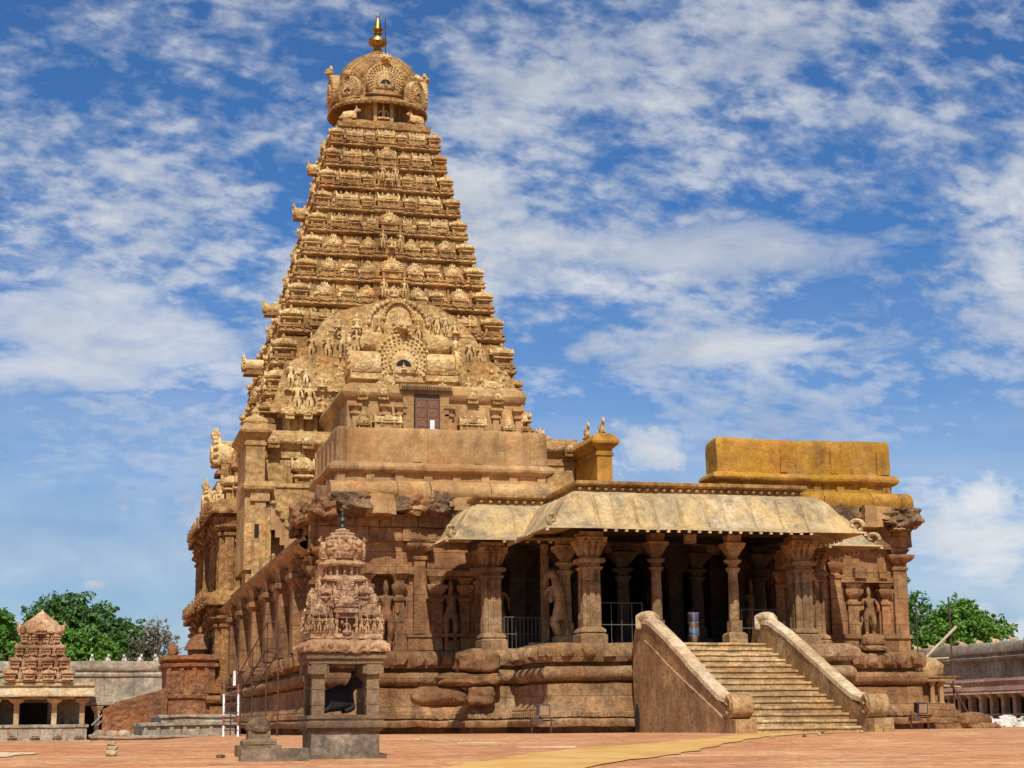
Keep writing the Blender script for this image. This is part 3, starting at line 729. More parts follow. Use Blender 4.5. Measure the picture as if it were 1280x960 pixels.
def big_fan(mats, rings=((.9, 22, .075), (.76, 20, .06), (.64, 18, .05))):
    b = MB()
    f = fan_pts(1.0, 30, .3); b.poly(f, 'y', -.18, .35, .06, .08)
    for r, n, s in rings:
        for k in range(n+1):
            a = -.62+(math.pi+1.24)*k/n; b.sphere((r*math.cos(a), -.17, r*math.sin(a)), (s, s*1.3, s), 6, 4)
    b.poly([(x*.52, z*.52-.06) for x, z in f], 'y', -.27, -.1, .04, .06)
    for r, n, s in ((.47, 14, .05),):
        for k in range(n+1):
            a = -.6+(math.pi+1.2)*k/n; b.sphere((r*math.cos(a), -.27, r*math.sin(a)-.06), s, 5, 4)
    b.mi = 2; b.poly([(.27*math.cos(a), .24*math.sin(a)-.22) for a in [k*math.pi/8 for k in range(9)]], 'y', -.285, -.2)
    b.mi = 0
    b.rock((0, -.22, 1.16), (.26, .2, .2), 8, .35, 2); b.sphere((-.12, -.4, 1.22), .07, 6, 5); b.sphere((.12, -.4, 1.22), .07, 6, 5); b.sphere((0, -.42, 1.1), (.13, .1, .06), 6, 5)
    for x, h in ((-.26, .2), (-.1, .28), (.1, .28), (.26, .2)): b.box(x-.06, x+.06, -.25, -.08, 1.25, 1.25+h, .04)
    b.add(*raw(FIG['tower_pale'][1]), Matrix.Translation((0, -.29, -.36)) @ Matrix.Scale(.42, 4))
    return b.mesh('fan_gable', mats, 45)
BF = big_fan([M['tower_pale'], M['tower'], M['dark']])
for k, (s, o, z) in enumerate(((1.45, 3.45, 48.55), (1.05, 3.42, 48.0))):
    for q in range(4):
        a = q*math.pi/2+(math.pi/4 if k else 0)
        rr = o*(1.0 if k == 0 else 1.07); inst('fan_gable', BF, dome, (rr*math.sin(a), -rr*math.cos(a), z), s, a)
b = MB()
b.lathe([(.62, 52.0), (.7, 52.15), (.5, 52.3), (.36, 52.45), (.5, 52.55), (.36, 52.7), (.45, 52.85), (.85, 53.05), (1.0, 53.3), (.92, 53.6), (.6, 53.8), (.32, 53.9), (.3, 54.1), (.5, 54.2), (.3, 54.35), (.42, 54.5), (.62, 54.62), (.45, 54.72), (.4, 54.95), (.34, 55.3), (.2, 55.7), (.12, 55.9), (.16, 56.05), (.05, 56.2), (.03, 56.6)], n=20)
b.T = Matrix.Translation((0, 0, 52)) @ Matrix.Diagonal((.78, .78, .80, 1)) @ Matrix.Translation((0, 0, -52)); 
b.V = [b.T @ v for v in b.V]; b.T = Matrix()
b.build('gilded_finial', M['gold'], tower, 40)
b = MB(); b.tube([(.55, -.5, 51.6), (.5, -.5, 55.0)], .035, 6); b.sphere((.5, -.5, 54.3), .09, 6, 4); b.build('lightning_rod', M['dark_metal'], tower)

# ---------------------------------------------------------------- the great carved gable in front of the tower
gab = MB()
low = [(-8.2, 22.0), (-7.75, 23.4), (-7.4, 24.7), (-6.3, 25.3), (6.7, 25.3), (7.7, 24.6), (8.3, 23.4), (8.75, 22.2), (8.8, 22.0)]
midp = [(-6.3, 24), (-6.2, 25.6), (-5.9, 26.6), (-5.4, 27.3), (-4.5, 28.5), (-3.2, 29.0), (-2.0, 29.3), (-1.2, 29.6), (1.8, 29.7), (2.8, 29.4), (4.2, 28.7), (5.3, 27.6), (6.0, 26.4), (6.3, 25.3), (6.4, 24)]
LX = lambda pts: [(x-TX, z) for x, z in pts]
gab.poly(LX(low), 'y', 50.6-TY, 55-TY, .35, .5); gab.poly(LX(midp), 'y', 51.1-TY, 55-TY, .22, .3)
gab.erode(.42, .10, .8, 3)
gab.mi = 1
# string courses, and the recessed storey below
gab.box(-8.4, 8.7, 50.3-TY, 55-TY, 21.55, 22.02); gab.box(-8.1, 8.4, 51.5-TY, 55-TY, 17.8, 21.6); gab.box(-8.3, 8.6, 50.9-TY, 55-TY, 18.6, 19.3)
for k in range(18): gab.box(-8.0+k*.95, -7.72+k*.95, 51.1-TY, 51.6-TY, 19.3, 21.5)
for k in range(14): gab.add(*raw(FA), Matrix.Translation((-7.8+k*1.22, 50.5-TY, 21.2)) @ Matrix.Scale(.6, 4))
gab.box(-8.2, 7.9, 50.35-TY, 50.9-TY, 23.15, 23.35); gab.box(-6.7, 6.4, 51.0-TY, 51.6-TY, 25.35, 25.55); gab.box(-5.3, -1.6, 51.05-TY, 51.9-TY, 27.5, 27.65); gab.box(1.6, 5.0, 51.05-TY, 51.9-TY, 27.5, 27.65)
for k in range(31): gab.box(-8.1+k*.52, -7.9+k*.52, 50.3-TY, 50.6-TY, 23.2, 23.33)
# side vaults ending in open mouths
for s in (-1, 1):
    arc = [(.95*math.cos(a), .95*math.sin(a)) for a in [(-.7+k*(math.pi+1.4)/14) for k in range(15)]]
    gab.T = Matrix.Translation((-.25, 49.9-TY, 25.0))
    gab.poly(arc, 'x', s*1.6, s*3.6); gab.poly([(y*1.25, z*1.3) for y, z in arc], 'x', s*3.55, s*3.85)
    for k in range(11):
        a = -.4+(math.pi+.8)*k/10; gab.sphere((s*3.85, 1.2*math.cos(a), 1.25*math.sin(a)), .13, 6, 4)
    gab.rock((s*3.7, 0, 1.55), (.2, .4, .35), 3+s, .3, 2); gab.box(s*2.6-1.1, s*2.6+1.1, -1.0, 1.2, -1.15, -.75)
gab.T = Matrix()
# elephant-like haunches above them
for s in (-1, 1): gab.rock((s*2.2+.2, 50.7-TY, 26.7), (1.15, .7, .75), 11+s, .2, 2, 2.6)
# upper arch
arch = [(-2.3, 25.9), (-2.35, 28.2), (-2.1, 28.95), (-1.3, 29.6), (-.2, 29.9), (1.0, 29.6), (1.75, 28.95), (2.0, 28.2), (1.95, 25.9)]
gab.poly([(x-.2, z) for x, z in arch], 'y', 50.7-TY, 52.2-TY, .1, .12)
for k in range(17):
    a = math.pi*k/16; gab.sphere((-.38+2.05*math.cos(a), 50.62-TY, 28.2+1.6*math.sin(a)), .2, 6, 4); gab.sphere((-.38+1.0*math.cos(a), 50.55-TY, 28.5+1.2*math.sin(a)), .12, 6, 4)
gab.mi = 2
for x, wd, z0, z1 in ((-1.75, .38, 26.9, 28.5), (1.0, .38, 26.9, 28.5)): gab.box(x-wd, x+wd, 50.66-TY, 51-TY, z0, z1)
great = gab.build('great_gable', [M['gable'], M['tower_pale'], M['tower']], tower, 40, (0, 0, -.5))
inst('fan_gable', BF, great, (-.25, 49.75-TY, 25.3), 1.95)
for x, z, s, p, y in ((-1.25, 26.9, 1.55, 0, 50.45), (1.5, 26.9, 1.5, 0, 50.45), (.1, 27.2, 2.7, 1, 50.3), (-5.85, 25.45, 1.9, 0, 50.9), (-4.75, 25.45, 2.0, 0, 50.8), (-3.75, 25.5, 2.5, 0, 50.5), (-2.8, 25.6, 2.1, 0, 50.6),
                    (5.2, 25.5, 1.9, 0, 50.9), (6.0, 25.4, 1.75, 0, 51.0), (2.9, 25.9, 2.0, 0, 50.6), (4.05, 25.7, 1.9, 1, 50.8), (-4.0, 27.65, 1.7, 1, 50.8), (-2.75, 27.65, 1.9, 1, 50.8), (2.3, 27.65, 1.5, 0, 50.9), (2.9, 27.65, 1.65, 0, 50.9), (3.5, 27.65, 1.5, 0, 50.9), (4.2, 27.65, 1.6, 1, 51.0),
                    (-7.3, 23.3, 1.9, 0, 50.4), (-6.85, 21.6, 2.2, 0, 50.35), (-6.0, 21.6, 2.1, 0, 50.35), (-5.1, 21.6, 2.0, 1, 50.3), (-6.3, 23.4, 1.6, 0, 50.3), (-5.2, 23.35, 1.7, 1, 50.3), (5.0, 23.4, 1.8, 1, 50.3), (6.2, 23.4, 1.8, 1, 50.3), (7.3, 23.4, 1.7, 1, 50.3), (8.2, 21.6, 1.8, 0, 50.3), (1.3, 21.3, 2.1, 1, 41.2)):
    inst('deity_figure', FIG['tower_pale'][p], great, (x-.5, y-TY, z), s, rnd.uniform(-.3, .3))
b = MB(); rq = random.Random(6)
for k in range(330):
    x = rq.uniform(-7.6, 7.6); z = rq.uniform(21.8, 29.2)
    if z > 25.3 and abs(x) > 5.6-(z-25.3)*.55: continue
    b.rock((x, (50.62 if z < 25.2 else 51.35)-TY+.0, z), (rq.uniform(.06, .2), .14, rq.uniform(.08, .3)), k, .4, 1, 2.3)
rel = b.build('scrollwork', M['tower_pale'], great, 45); rel['kind'] = 'stuff'
# ---------------------------------------------------------------- vestibule between tower and hall, with the doorway block on its roof
AX = .3
ves = thing('vestibule', 'plain golden block in front of the carved tower, with corner piers and brown door', 'temple building', (AX, 44, 0))
W = lambda x: x-AX; D = lambda y: y-44
b = MB()
b.box(W(-9.8), W(10.6), D(40), D(56), 0, 14.6)
b.box(W(-9.9), W(10.7), D(39.9), D(41), 14.6, 14.85)
b.box(W(-9.6), W(10.75), D(43.9), D(56), 14.6, 17.6)
b.box(W(-6.2), W(-2), D(43.65), D(44), 14.6, 17.55)
b.rect([(.05, 17.55), (.15, 17.6), (.18, 17.75), (.4, 17.9), (.46, 18.05), (.34, 18.45), (.15, 18.6), (.12, 18.75), (-.4, 18.8)], W(-9.6), W(10.75), D(43.9), D(56))
b.box(W(-9.6), W(10.75), D(43.8), D(44.0), 17.0, 17.25)
b.box(W(-8.2), W(-7.6), D(43.6), D(44), 14.85, 16.0); b.box(W(-6.6), W(-5.4), D(43.5), D(44), 14.85, 15.6)
vw = b.build('wall', [M['gable']], ves, 35)
for k in range(10):
    x = -9.1+k*2.15
    if 17 > x > -3 and x < 8.4: continue
    inst('fan_gable', FA, vw, (W(x), D(43.35), 17.55), (.75, .6, .62))
inst('miniature_shrine', SH, vw, (W(-7.2), D(43.6), 14.85), (1.25, 1.25, 2.3))
PM = [M['parapet_gold'], M['tower_pale']]
def pier(x0, x1, y0, y1, lab):
    b = MB(); b.box(W(x0), W(x1), D(y0), D(y1), 9.5, 17.5)
    b.box(W(x0)-.08, W(x1)+.08, D(y0)-.08, D(y1), 17.0, 17.2)
    b.rect([(.0, 17.4), (.12, 17.5), (.38, 17.75), (.40, 17.9), (.2, 18.25), (-.1, 18.45)], W(x0), W(x1), D(y0), D(y1))
    return b.build('corner_pier', PM, ves, 35)
PM = [M['gable']]
pl = pier(-11.2, -10.05, 39, 44.5, '')
b = MB(); b.lathe([(.75, 18.3), (.8, 18.45), (.62, 18.7), (.3, 18.85), (.2, 18.95), (.26, 19.1), (.05, 19.4)], (W(-10.62), D(39.6), 0), 14, 4); b.build('pier_cap', M['tower_pale'], pl, 40)
PM = [M['parapet_gold']]
pr = pier(10.8, 11.8, 39, 44.5, '')
for x, y in ((11.3, 39.5), (10.9, 41.5)):
    o = inst('bull_statue', bl, pr, (W(x), D(y), 18.35), 1.0, -math.pi/2); o.scale = (.9, .9, 1.75)
# lower corner pier with a window slot, and the stepped wall that falls away beside it
b = MB()
b.box(W(-10.6), W(-9.95), D(38.9), D(40.2), 7.5, 14.2); b.box(W(-11.05), W(-10.62), D(39.2), D(41.5), 7.5, 13.4); b.box(W(-9.94), W(-9.6), D(39.1), D(40.1), 7.5, 13.4)
b.box(W(-10.9), W(-9.75), D(38.8), D(40.3), 13.6, 14.2)
b.rect([(.0, 14.15), (.3, 14.3), (.36, 14.5), (.25, 14.75), (-.1, 14.85)], W(-11.0), W(-9.75), D(38.9), D(41.5))
b.box(W(-10.75), W(-10.15), D(38.82), D(38.95), 7.6, 12.9)
lp = b.build('lower_pier', [M['gable']], ves, 35)
b = MB(); b.box(W(-10.62), W(-10.36), D(38.78), D(38.9), 11.4, 12.2); b.build('window_slot', M['dark'], lp)
b = MB()
for k in range(7):
    x = -9.65+k*.28; z = 13.5-k*.46
    b.box(W(x), W(x+.3), D(38.9-k*.02), D(39.9), z-1.6, z); b.rock((W(x+.15), D(39.2), z+.02), (.2, .55, .14), k, .2, 2)
b.build('stepped_wall', M['parapet'], ves, 35)
# doorway block on the roof
b = MB(); by0 = 40.2
b.box(W(-4.95), W(6.15), D(by0), D(53), 16.5, 20.25)
b.rect([(.02, 20.2), (.1, 20.3), (.28, 20.5), (.34, 20.7), (.2, 21.1), (.0, 21.2), (-.2, 21.35)], W(-4.95), W(6.15), D(by0), D(53))
for x, wd in ((-4.45, .2), (-2.55, .2), (-1.6, .18), (1.5, .18), (4.5, .18), (5.95, .18)):
    b.box(W(x-wd), W(x+wd), D(by0-.16), D(by0+.1), 16.6, 19.3)
    b.rect([(.0, 19.25), (.12, 19.32), (.12, 19.45), (-.02, 19.5), (.02, 19.6), (.2, 19.8), (.2, 19.95), (0, 20.0)], W(x-wd), W(x+wd), D(by0-.16), D(by0+.1))
b.box(W(-1.45), W(1.45), D(by0-.28), D(by0+.1), 16.6, 20.9); b.box(W(-1.7), W(1.65), D(by0-.55), D(by0-.0), 20.9, 21.25)
b.box(W(-5.2), W(6.4), D(by0-.3), D(by0), 18.0, 18.35)
db = b.build('doorway_block', [M['parapet'], M['tower_pale']], ves, 35)
b = MB()
for k in range(26): b.box(W(-1.6)+k*.122, W(-1.6)+k*.122+.07, D(by0-.62), D(by0-.5), 20.93, 21.1)
b.build('dentil_row', M['dark_metal'], db)
b = MB(); b.box(W(-.78), W(.85), D(by0-.33), D(by0-.29), 18.3, 20.75)
b.build('door_opening', M['dark'], db)
b = MB()
for x0, x1 in ((-.7, .02), (.06, .78)):
    b.box(W(x0), W(x1), D(by0-.38), D(by0-.33), 18.3, 20.3)
    for z in (18.6, 19.2, 19.8): b.box(W(x0+.1), W(x1-.1), D(by0-.41), D(by0-.37), z, z+.42)
b.box(W(-.75), W(.8), D(by0-.4), D(by0-.33), 20.3, 20.4); b.build('door', M['wood'], db)
b = MB(); b.box(W(.2), W(.48), D(by0-.55), D(by0-.45), 17.9, 19.0); b.build('white_panel', M['white_paint'], db)
for x, s in ((-3.95, .75), (-.0, 0), (5.25, .7)):
    if s: inst('fan_gable', FA, db, (W(x), D(by0-.25), 18.25), s)
for x in (-3.0+1.15-.6, 2.95): inst('barrel_shrine', BA, db, (W(x), D(by0-.2), 18.35), (.95, .8, .95))
for x, z in ((-4.0, 20.65), (-2.7, 20.7), (3.0, 20.65), (4.6, 20.65)): inst('fan_gable', FA, db, (W(x), D(by0-.15), z-.45), (.7, .6, .6))
for x in (-2.4, 4.3): inst('bull_statue', bl, db, (W(x), D(by0+.3), 21.2), 1.3, math.pi*(x > 0))

# ---------------------------------------------------------------- entrance hall
hall = thing('entrance_hall', 'long reddish granite hall with broken eaves and tan parapets in front of the tower', 'temple hall', (AX, 0, 0))
HX0, HX1 = -12.0-AX, 12.1-AX
BASE = [(.25, 0), (.25, .26), (.72, .28), (.75, .34), (.75, .47), (.70, .52), (.52, .54), (.50, .57), (.58, .60), (.58, .76), (.5, .80), (.5, .86), (.36, 1.02), (.3, 1.16),
        (.3, 1.70), (.12, 1.74), (.12, 1.78), (.36, 1.82), (.46, 1.92), (.49, 2.04), (.46, 2.17), (.36, 2.28), (.12, 2.32), (.12, 2.42), (.38, 2.45), (.44, 2.6), (.44, 2.92), (.36, 3.06), (.1, 3.12), (-.6, 3.12)]
b = MB()
b.sweep([(HX0, 38), (HX0, 0), (HX1, 0), (HX1, 38)], BASE)
b.erode(.42, .045, 1.1, 1)
path_front = refine([(HX0, 26), (HX0, 0), (HX1, 0)], .34)
def beads(b, path, o, z0, z1, r, skip=None):
    q = offset(path, o, False)
    for k, (x, y) in enumerate(q):
        if skip and skip(x, y): continue
        b.box(x-r, x+r, y-r, y+r, z0, z1)
beads(b, path_front, .55, .61, .75, .07)
rr = random.Random(2)
for k, (x, y) in enumerate(offset(refine([(HX0, 12), (HX0, 0), (HX1, 0)], .62), .40, False)):
    if y > -.5 and -5.2 < x < 6: continue
    b.rock((x, y, 2.75), (.27, .2, .27), k, .4, 2, 2.5)
hb = b.build('moulded_base', [M['hall_carved']], hall, 40)
# walls
b = MB(); Y1 = 38
OX0, OX1 = -5.6-AX, 6.2-AX
def wall_with_niches(b, x0, x1, niches, z0, z1, th=.6):
    xs = x0
    for n0, n1, nz in niches:
        b.box(xs, n0, 0, th, z0, z1); b.box(n0, n1, .42, th+.3, z0, nz); b.box(n0, n1, 0, th, nz, z1); xs = n1
    b.box(xs, x1, 0, th, z0, z1)
b.box(HX0, HX0+.6, .6, Y1, 3.1, 7.2); b.box(HX1-.6, HX1, .6, Y1, 3.1, 7.2)
wall_with_niches(b, HX0, OX0, [(-9.89-AX, -9.07-AX, 5.9), (-7.15-AX, -6.5-AX, 5.8)], 3.1, 7.2)
wall_with_niches(b, OX1, HX1, [(9.92-AX, 10.8-AX, 5.85)], 3.1, 7.2)
b.box(OX0, OX1, 0, .6, 6.9, 8.9)
b.box(HX0, HX1, 37.4, 38, 3.1, 7.2); b.box(HX0, HX1, .3, 38, 7.2, 7.9)
b.build('wall', M['hall'], hall)
# pilasters and frames on the front
def pilaster(b, x0, x1, z0, z1, zt, o=.16, capw=.25, y=0):
    b = MB()
    b.box(x0, x1, y-o, y+.1, z0, z1)
    b.rect([(.0, z1-.02), (.06, z1+.02), (.07, z1+.12), (-.03, z1+.17), (-.05, z1+.25), (capw*.7, z1+.42), (capw, z1+.52), (capw, z1+.62), (.0, z1+.66), (.02, zt-.2), (.16, zt)], x0, x1, y-o, y+.1)
    b.erode(.35, .014, 2.5, int(x0*7)); b.build('pilaster', M['hall_carved'], hall, 40)
b = MB()
X = lambda x: x-AX
pilaster(b, X(-11.95), X(-11.25), 3.1, 6.3, 7.2, .14); pilaster(b, X(-8.3), X(-7.86), 3.75, 6.5, 7.25, .2, .3)
pilaster(b, X(-9.02), X(-8.66), 3.1, 4.95, 5.95, .12, .12); pilaster(b, X(-10.25), X(-9.92), 3.1, 4.95, 5.95, .12, .12)
pilaster(b, X(-7.64), X(-7.18), 3.75, 4.95, 5.9, .12, .15); pilaster(b, X(-6.47), X(-6.15), 3.75, 4.95, 5.85, .12, .15)
pilaster(b, X(-5.95), X(-5.62), 3.1, 5.6, 6.9, .3, .18)
b = MB(); b.box(X(-10.35), X(-8.3), -.22, .1, 5.96, 6.28); b.erode(.35, .014, 2.5, 4); b.build('wall_moulding', M['hall_carved'], hall, 40)
b = MB(); b.box(X(-9.0), X(-8.5), -.34, 0, 5.98, 6.3); b.erode(.35, .014, 2.5, 4); b.build('wall_moulding', M['hall_carved'], hall, 40)
b = MB(); b.box(X(-10.2), X(-9.9), -.34, 0, 5.98, 6.3); b.erode(.35, .014, 2.5, 4); b.build('wall_moulding', M['hall_carved'], hall, 40)
b = MB(); b.box(X(-8.55), X(-5.7), -.16, .1, 3.62, 3.76); b.erode(.35, .014, 2.5, 4); b.build('wall_moulding', M['hall_carved'], hall, 40)
b = MB(); b.box(X(-8.5), X(-7.2), -.1, .1, 3.12, 3.62); b.erode(.35, .014, 2.5, 4); b.build('wall_moulding', M['hall_carved'], hall, 40)
b = MB(); b.box(X(-7.8), X(-5.7), -.2, .1, 5.9, 6.12); b.erode(.35, .014, 2.5, 4); b.build('wall_moulding', M['hall_carved'], hall, 40)
pilaster(b, X(6.25), X(6.6), 3.1, 5.6, 6.9, .3, .18); pilaster(b, X(7.05), X(7.4), 3.1, 5.4, 6.5, .14, .15); pilaster(b, X(7.9), X(8.2), 3.1, 5.2, 6.3, .2, .15)
pilaster(b, X(8.66), X(9.12), 3.75, 6.0, 6.95, .16, .12); pilaster(b, X(11.42), X(11.98), 3.75, 6.35, 7.2, .18, .28)
pilaster(b, X(9.40), X(9.84), 3.75, 4.95, 5.8, .16, .16); pilaster(b, X(10.86), X(11.2), 3.75, 4.95, 5.8, .16, .16)
b = MB(); b.box(X(9.1), X(11.4), -.2, .1, 5.85, 6.05); b.erode(.35, .014, 2.5, 4); b.build('wall_moulding', M['hall_carved'], hall, 40)
b = MB(); b.box(X(9.7), X(10.2), -.3, .1, 6.02, 6.42); b.erode(.35, .014, 2.5, 4); b.build('wall_moulding', M['hall_carved'], hall, 40)
b = MB(); b.box(X(10.75), X(11.1), -.3, .1, 6.02, 6.3); b.erode(.35, .014, 2.5, 4); b.build('wall_moulding', M['hall_carved'], hall, 40)
b = MB(); b.box(X(10.1), X(10.8), -.14, .1, 6.05, 6.5); b.erode(.35, .014, 2.5, 4); b.build('wall_moulding', M['hall_carved'], hall, 40)
b = MB(); b.box(X(8.4), X(9.86), -.2, .1, 3.62, 3.78); b.erode(.35, .014, 2.5, 4); b.build('wall_moulding', M['hall_carved'], hall, 40)
b = MB(); b.box(X(10.85), X(12.1), -.2, .1, 3.62, 3.78); b.erode(.35, .014, 2.5, 4); b.build('wall_moulding', M['hall_carved'], hall, 40)
b = MB(); b.box(X(8.5), X(9.8), -.12, .1, 3.12, 3.62); b.erode(.35, .014, 2.5, 4); b.build('wall_moulding', M['hall_carved'], hall, 40)
b = MB(); b.box(X(10.9), X(12.05), -.12, .1, 3.12, 3.62); b.erode(.35, .014, 2.5, 4); b.build('wall_moulding', M['hall_carved'], hall, 40)
b = MB(); b.rock((X(10.35), -.2, 3.55), (.5, .3, .25), 2, .15, 2); b.erode(.35, .014, 2.5, 4); b.build('statue_plinth', M['hall_carved'], hall, 40)
b = MB(); b.rock((X(10.35), -.25, 3.22), (.55, .35, .13), 3, .15, 2); b.erode(.35, .014, 2.5, 4); b.build('statue_plinth', M['hall_carved'], hall, 40)
b = MB(); b.box(X(8.0), X(8.5), -.1, .1, 3.12, 6.6); b.erode(.35, .014, 2.5, 4); b.build('wall_moulding', M['hall_carved'], hall, 40)
for x, z, s in ((-9.35, 3.3, 2.45), (-6.86, 3.45, 2.35), (10.35, 3.75, 1.95)):
    inst('niche_statue', FIG['hall_carved'][0], hall, (X(x), -.02, z), (s*1.12, s*1.2, s), .1 if x < 0 else -.15)
b = MB(); b.box(X(-7.1), X(-6.55), -.1, .4, 3.1, 3.5); b.build('statue_plinth', M['hall_carved'], hall)
# side wall towards the viewer's left: rows of pilasters
b = MB(); rr = random.Random(7)
y = .2
while y < 36.5:
    b = MB(); wd = rr.choice((.28, .34, .42)); o = rr.choice((.12, .18, .26)); zt = rr.choice((6.3, 6.6, 6.8))
    b.box(HX0-o, HX0+.1, y, y+wd, 3.12, zt)
    b.rect([(0, zt-1.1), (.1, zt-1.02), (.1, zt-.9), (-.03, zt-.85), (.02, zt-.7), (.2, zt-.5), (.22, zt-.36), (0, zt-.32), (.14, zt+.02)], HX0-o, HX0+.1, y, y+wd)
    b.build('pilaster', M['hall_carved'], hall, 35)
    y += wd+rr.choice((.45, .55, .75))
for yy in (2.4, 7.3, 12.4, 18.6, 25, 31): b = MB(); b.box(HX0-.55, HX0+.1, yy, yy+1.0, 3.12, 6.75); b.rect([(0, 5.8), (.18, 5.95), (.18, 6.15), (0, 6.2), (.05, 6.4), (.2, 6.7)], HX0-.55, HX0, yy, yy+1.0); b.build('pilaster', M['hall_carved'], hall, 35)
b = MB(); b.box(HX0-.3, HX0+.2, 0, 38, 6.75, 6.9)
b.build('side_beam', M['hall_carved'], hall, 35)
b = MB()
b.sweep(refine([(HX0, 38), (HX0, .15)], 1.2), [(.05, 6.5), (.2, 6.54), (.22, 6.68), (.1, 6.72), (.3, 6.84), (.55, 6.98), (.62, 7.1), (.5, 7.2), (.34, 7.22), (.42, 7.38), (.25, 7.45), (-.35, 7.62), (-1.4, 8.7), (-2.5, 9.0)])
b.build('side_coping', [M['parapet']], hall, 40)
# courses under the eaves, broken blocks
b = MB(); rr = random.Random(3)
for z0, z1, o in ((7.2, 7.72, .22), (7.74, 8.2, .32)):
    for x0, x1 in ((HX0+.02, -6.1-AX), (6.9-AX, HX1-.02)):
        x = x0
        while x < x1:
            wd = min(rr.uniform(.7, 1.6), x1-x+.05); oo = o+rr.uniform(-.07, .1)
            b.box(x+.012, min(x+wd, x1)-.012, -oo, .4, z0, z1); x += wd
b.box(HX0-.25, HX0+.6, -.1, 3.2, 6.9, 8.2); b.box(HX0, HX1, -.02, .5, 7.2, 9.3)
b.box(HX1-.3, HX1+.25, -.1, 6, 7.3, 8.2)
b.erode(.4, .05, 1.4, 5)
b.build('corbel_courses', M['hall_carved'], hall, 40)
b = MB()
for k, (x, y, z, hx, hy, hz_) in enumerate(((-11.75, -.55, 8.35, .55, .7, .38), (-10.75, -.75, 8.55, .85, .75, .42), (-9.75, -.6, 8.5, .5, .6, .4), (-8.25, -.5, 8.55, .55, .6, .42), (-7.35, -.55, 8.6, .6, .55, .42), (-6.5, -.4, 8.5, .45, .45, .4),
                                          (-12.4, .6, 8.2, .5, .9, .42), (-12.3, 2.4, 8.0, .45, .8, .35), (8.85, -.5, 8.45, .55, .5, .48), (9.6, -.55, 8.3, .35, .5, .35), (11.0, -.5, 8.45, .5, .6, .3), (11.95, -.55, 8.45, .62, .75, .36), (12.3, .6, 8.45, .55, 1.0, .36), (11.7, -.65, 8.05, .5, .45, .16))):
    b = MB(); b.rock((X(x), y+.12, z), (hx*.92, hy*.9, hz_), k, .38, 4, 4.5); b.build('broken_stone', M['rock'] if k % 3 else M['hall_carved'], hall, 40)
for x0, x1 in ((-12.1, -6.0), (6.6, 12.3)):
    x = x0
    while x < x1:
        w_ = min(rr.uniform(.9, 1.7), x1-x); b = MB(); b.box(X(x)+.01, X(x+w_)-.01, -rr.uniform(.45, .85), .2, 8.2+rr.uniform(0, .12), 8.82); b.erode(.16, .12, 1.5, int(x*3)); b.build('broken_stone', M['hall_carved'] if rr.random() < .6 else M['rock'], hall, 40); x += w_
for x0, x1, y0, z0 in ((-10.3, -9.2, -1.25, 8.1), (9.85, 10.65, -1.1, 8.0), (-8.7, -7.9, -.85, 8.3), (10.5, 11.2, -.9, 8.35), (-6.9, -6.1, -.8, 8.35)):
    b = MB(); b.box(X(x0), X(x1), y0, 0, z0, 8.88, .04); b.erode(.2, .08, 1.8, int(x0)); b.build('eave_slab', M['parapet'], hall, 45)
# rounded plaster ledge and the two parapet blocks
def ledge(x0, x1, mat, seed):
    x = x0; rl = random.Random(seed)
    while x < x1-.05:
     xe = x+rl.uniform(1.2, 2.6); xe = x1 if x1-xe < .6 else xe; b = MB(); dd = rl.uniform(-.06, .06)
     b.poly([(-.75+dd, 8.78), (-.85, 8.95), (-.84, 9.2), (-.68, 9.38), (-.4, 9.46), (.5, 9.46), (.5, 8.78)], 'x', x, xe-.03)
     b.erode(.25, .06, 1.1, seed); b.build('parapet_ledge', mat, hall, 45); x = xe
ledge(X(-11.6), X(-2.85), M['parapet'], 2); ledge(X(6.6), X(12.15), M['parapet_gold'], 7)
def parapet(x0, x1, y1, side, mat, seed, lh=11.6):
    b = MB()
    prof = [(0, 9.3), (0, 9.8), (.12, 9.84), (.22, 9.9), (.26, 10.0), (.22, 10.12), (.12, 10.2), (0, 10.24), (0, lh-.22), (-.03, lh-.1), (-.1, lh-.02), (-.22, lh), (-.6, lh+.02)]
    b.rect(prof, x0, x1, 0, y1)
    if side: b.rect([(o, z) for o, z in prof], x0+.01, x0+1.6, y1*.5, side)
    b.erode(.38, .055, .8, seed)
    xs = [x0+(x1-x0)*t for t in ((.36, .40), (.65, .69), (.92, .99)) for t in t]
    for a, c in zip(xs[::2], xs[1::2]): b.box(a, c, -.06, .3, 10.26, lh-.45)
    n = int((x1-x0)/1.05)
    for k in range(n+1):
        x = x0+.05+(x1-x0-.45)*k/n; b.box(x, x+.32, -.07, .2, 9.32, 9.84)
    if side:
        for k in range(5): b.box(x0-.07, x0+.2, .6+k*1.1, 1.0+k*1.1, 9.32, 9.84); b.box(x0-.05, x0+.2, .7+k*1.15, 1.05+k*1.15, 10.26, lh-.5)
    return b.build('parapet_block', mat, hall, 45)
parapet(X(-11.3), X(-3.0), 1.5, 5.8, M['parapet'], 4)
parapet(X(4.05), X(11.6), 1.25, 0, M['parapet_gold'], 9, 11.65)
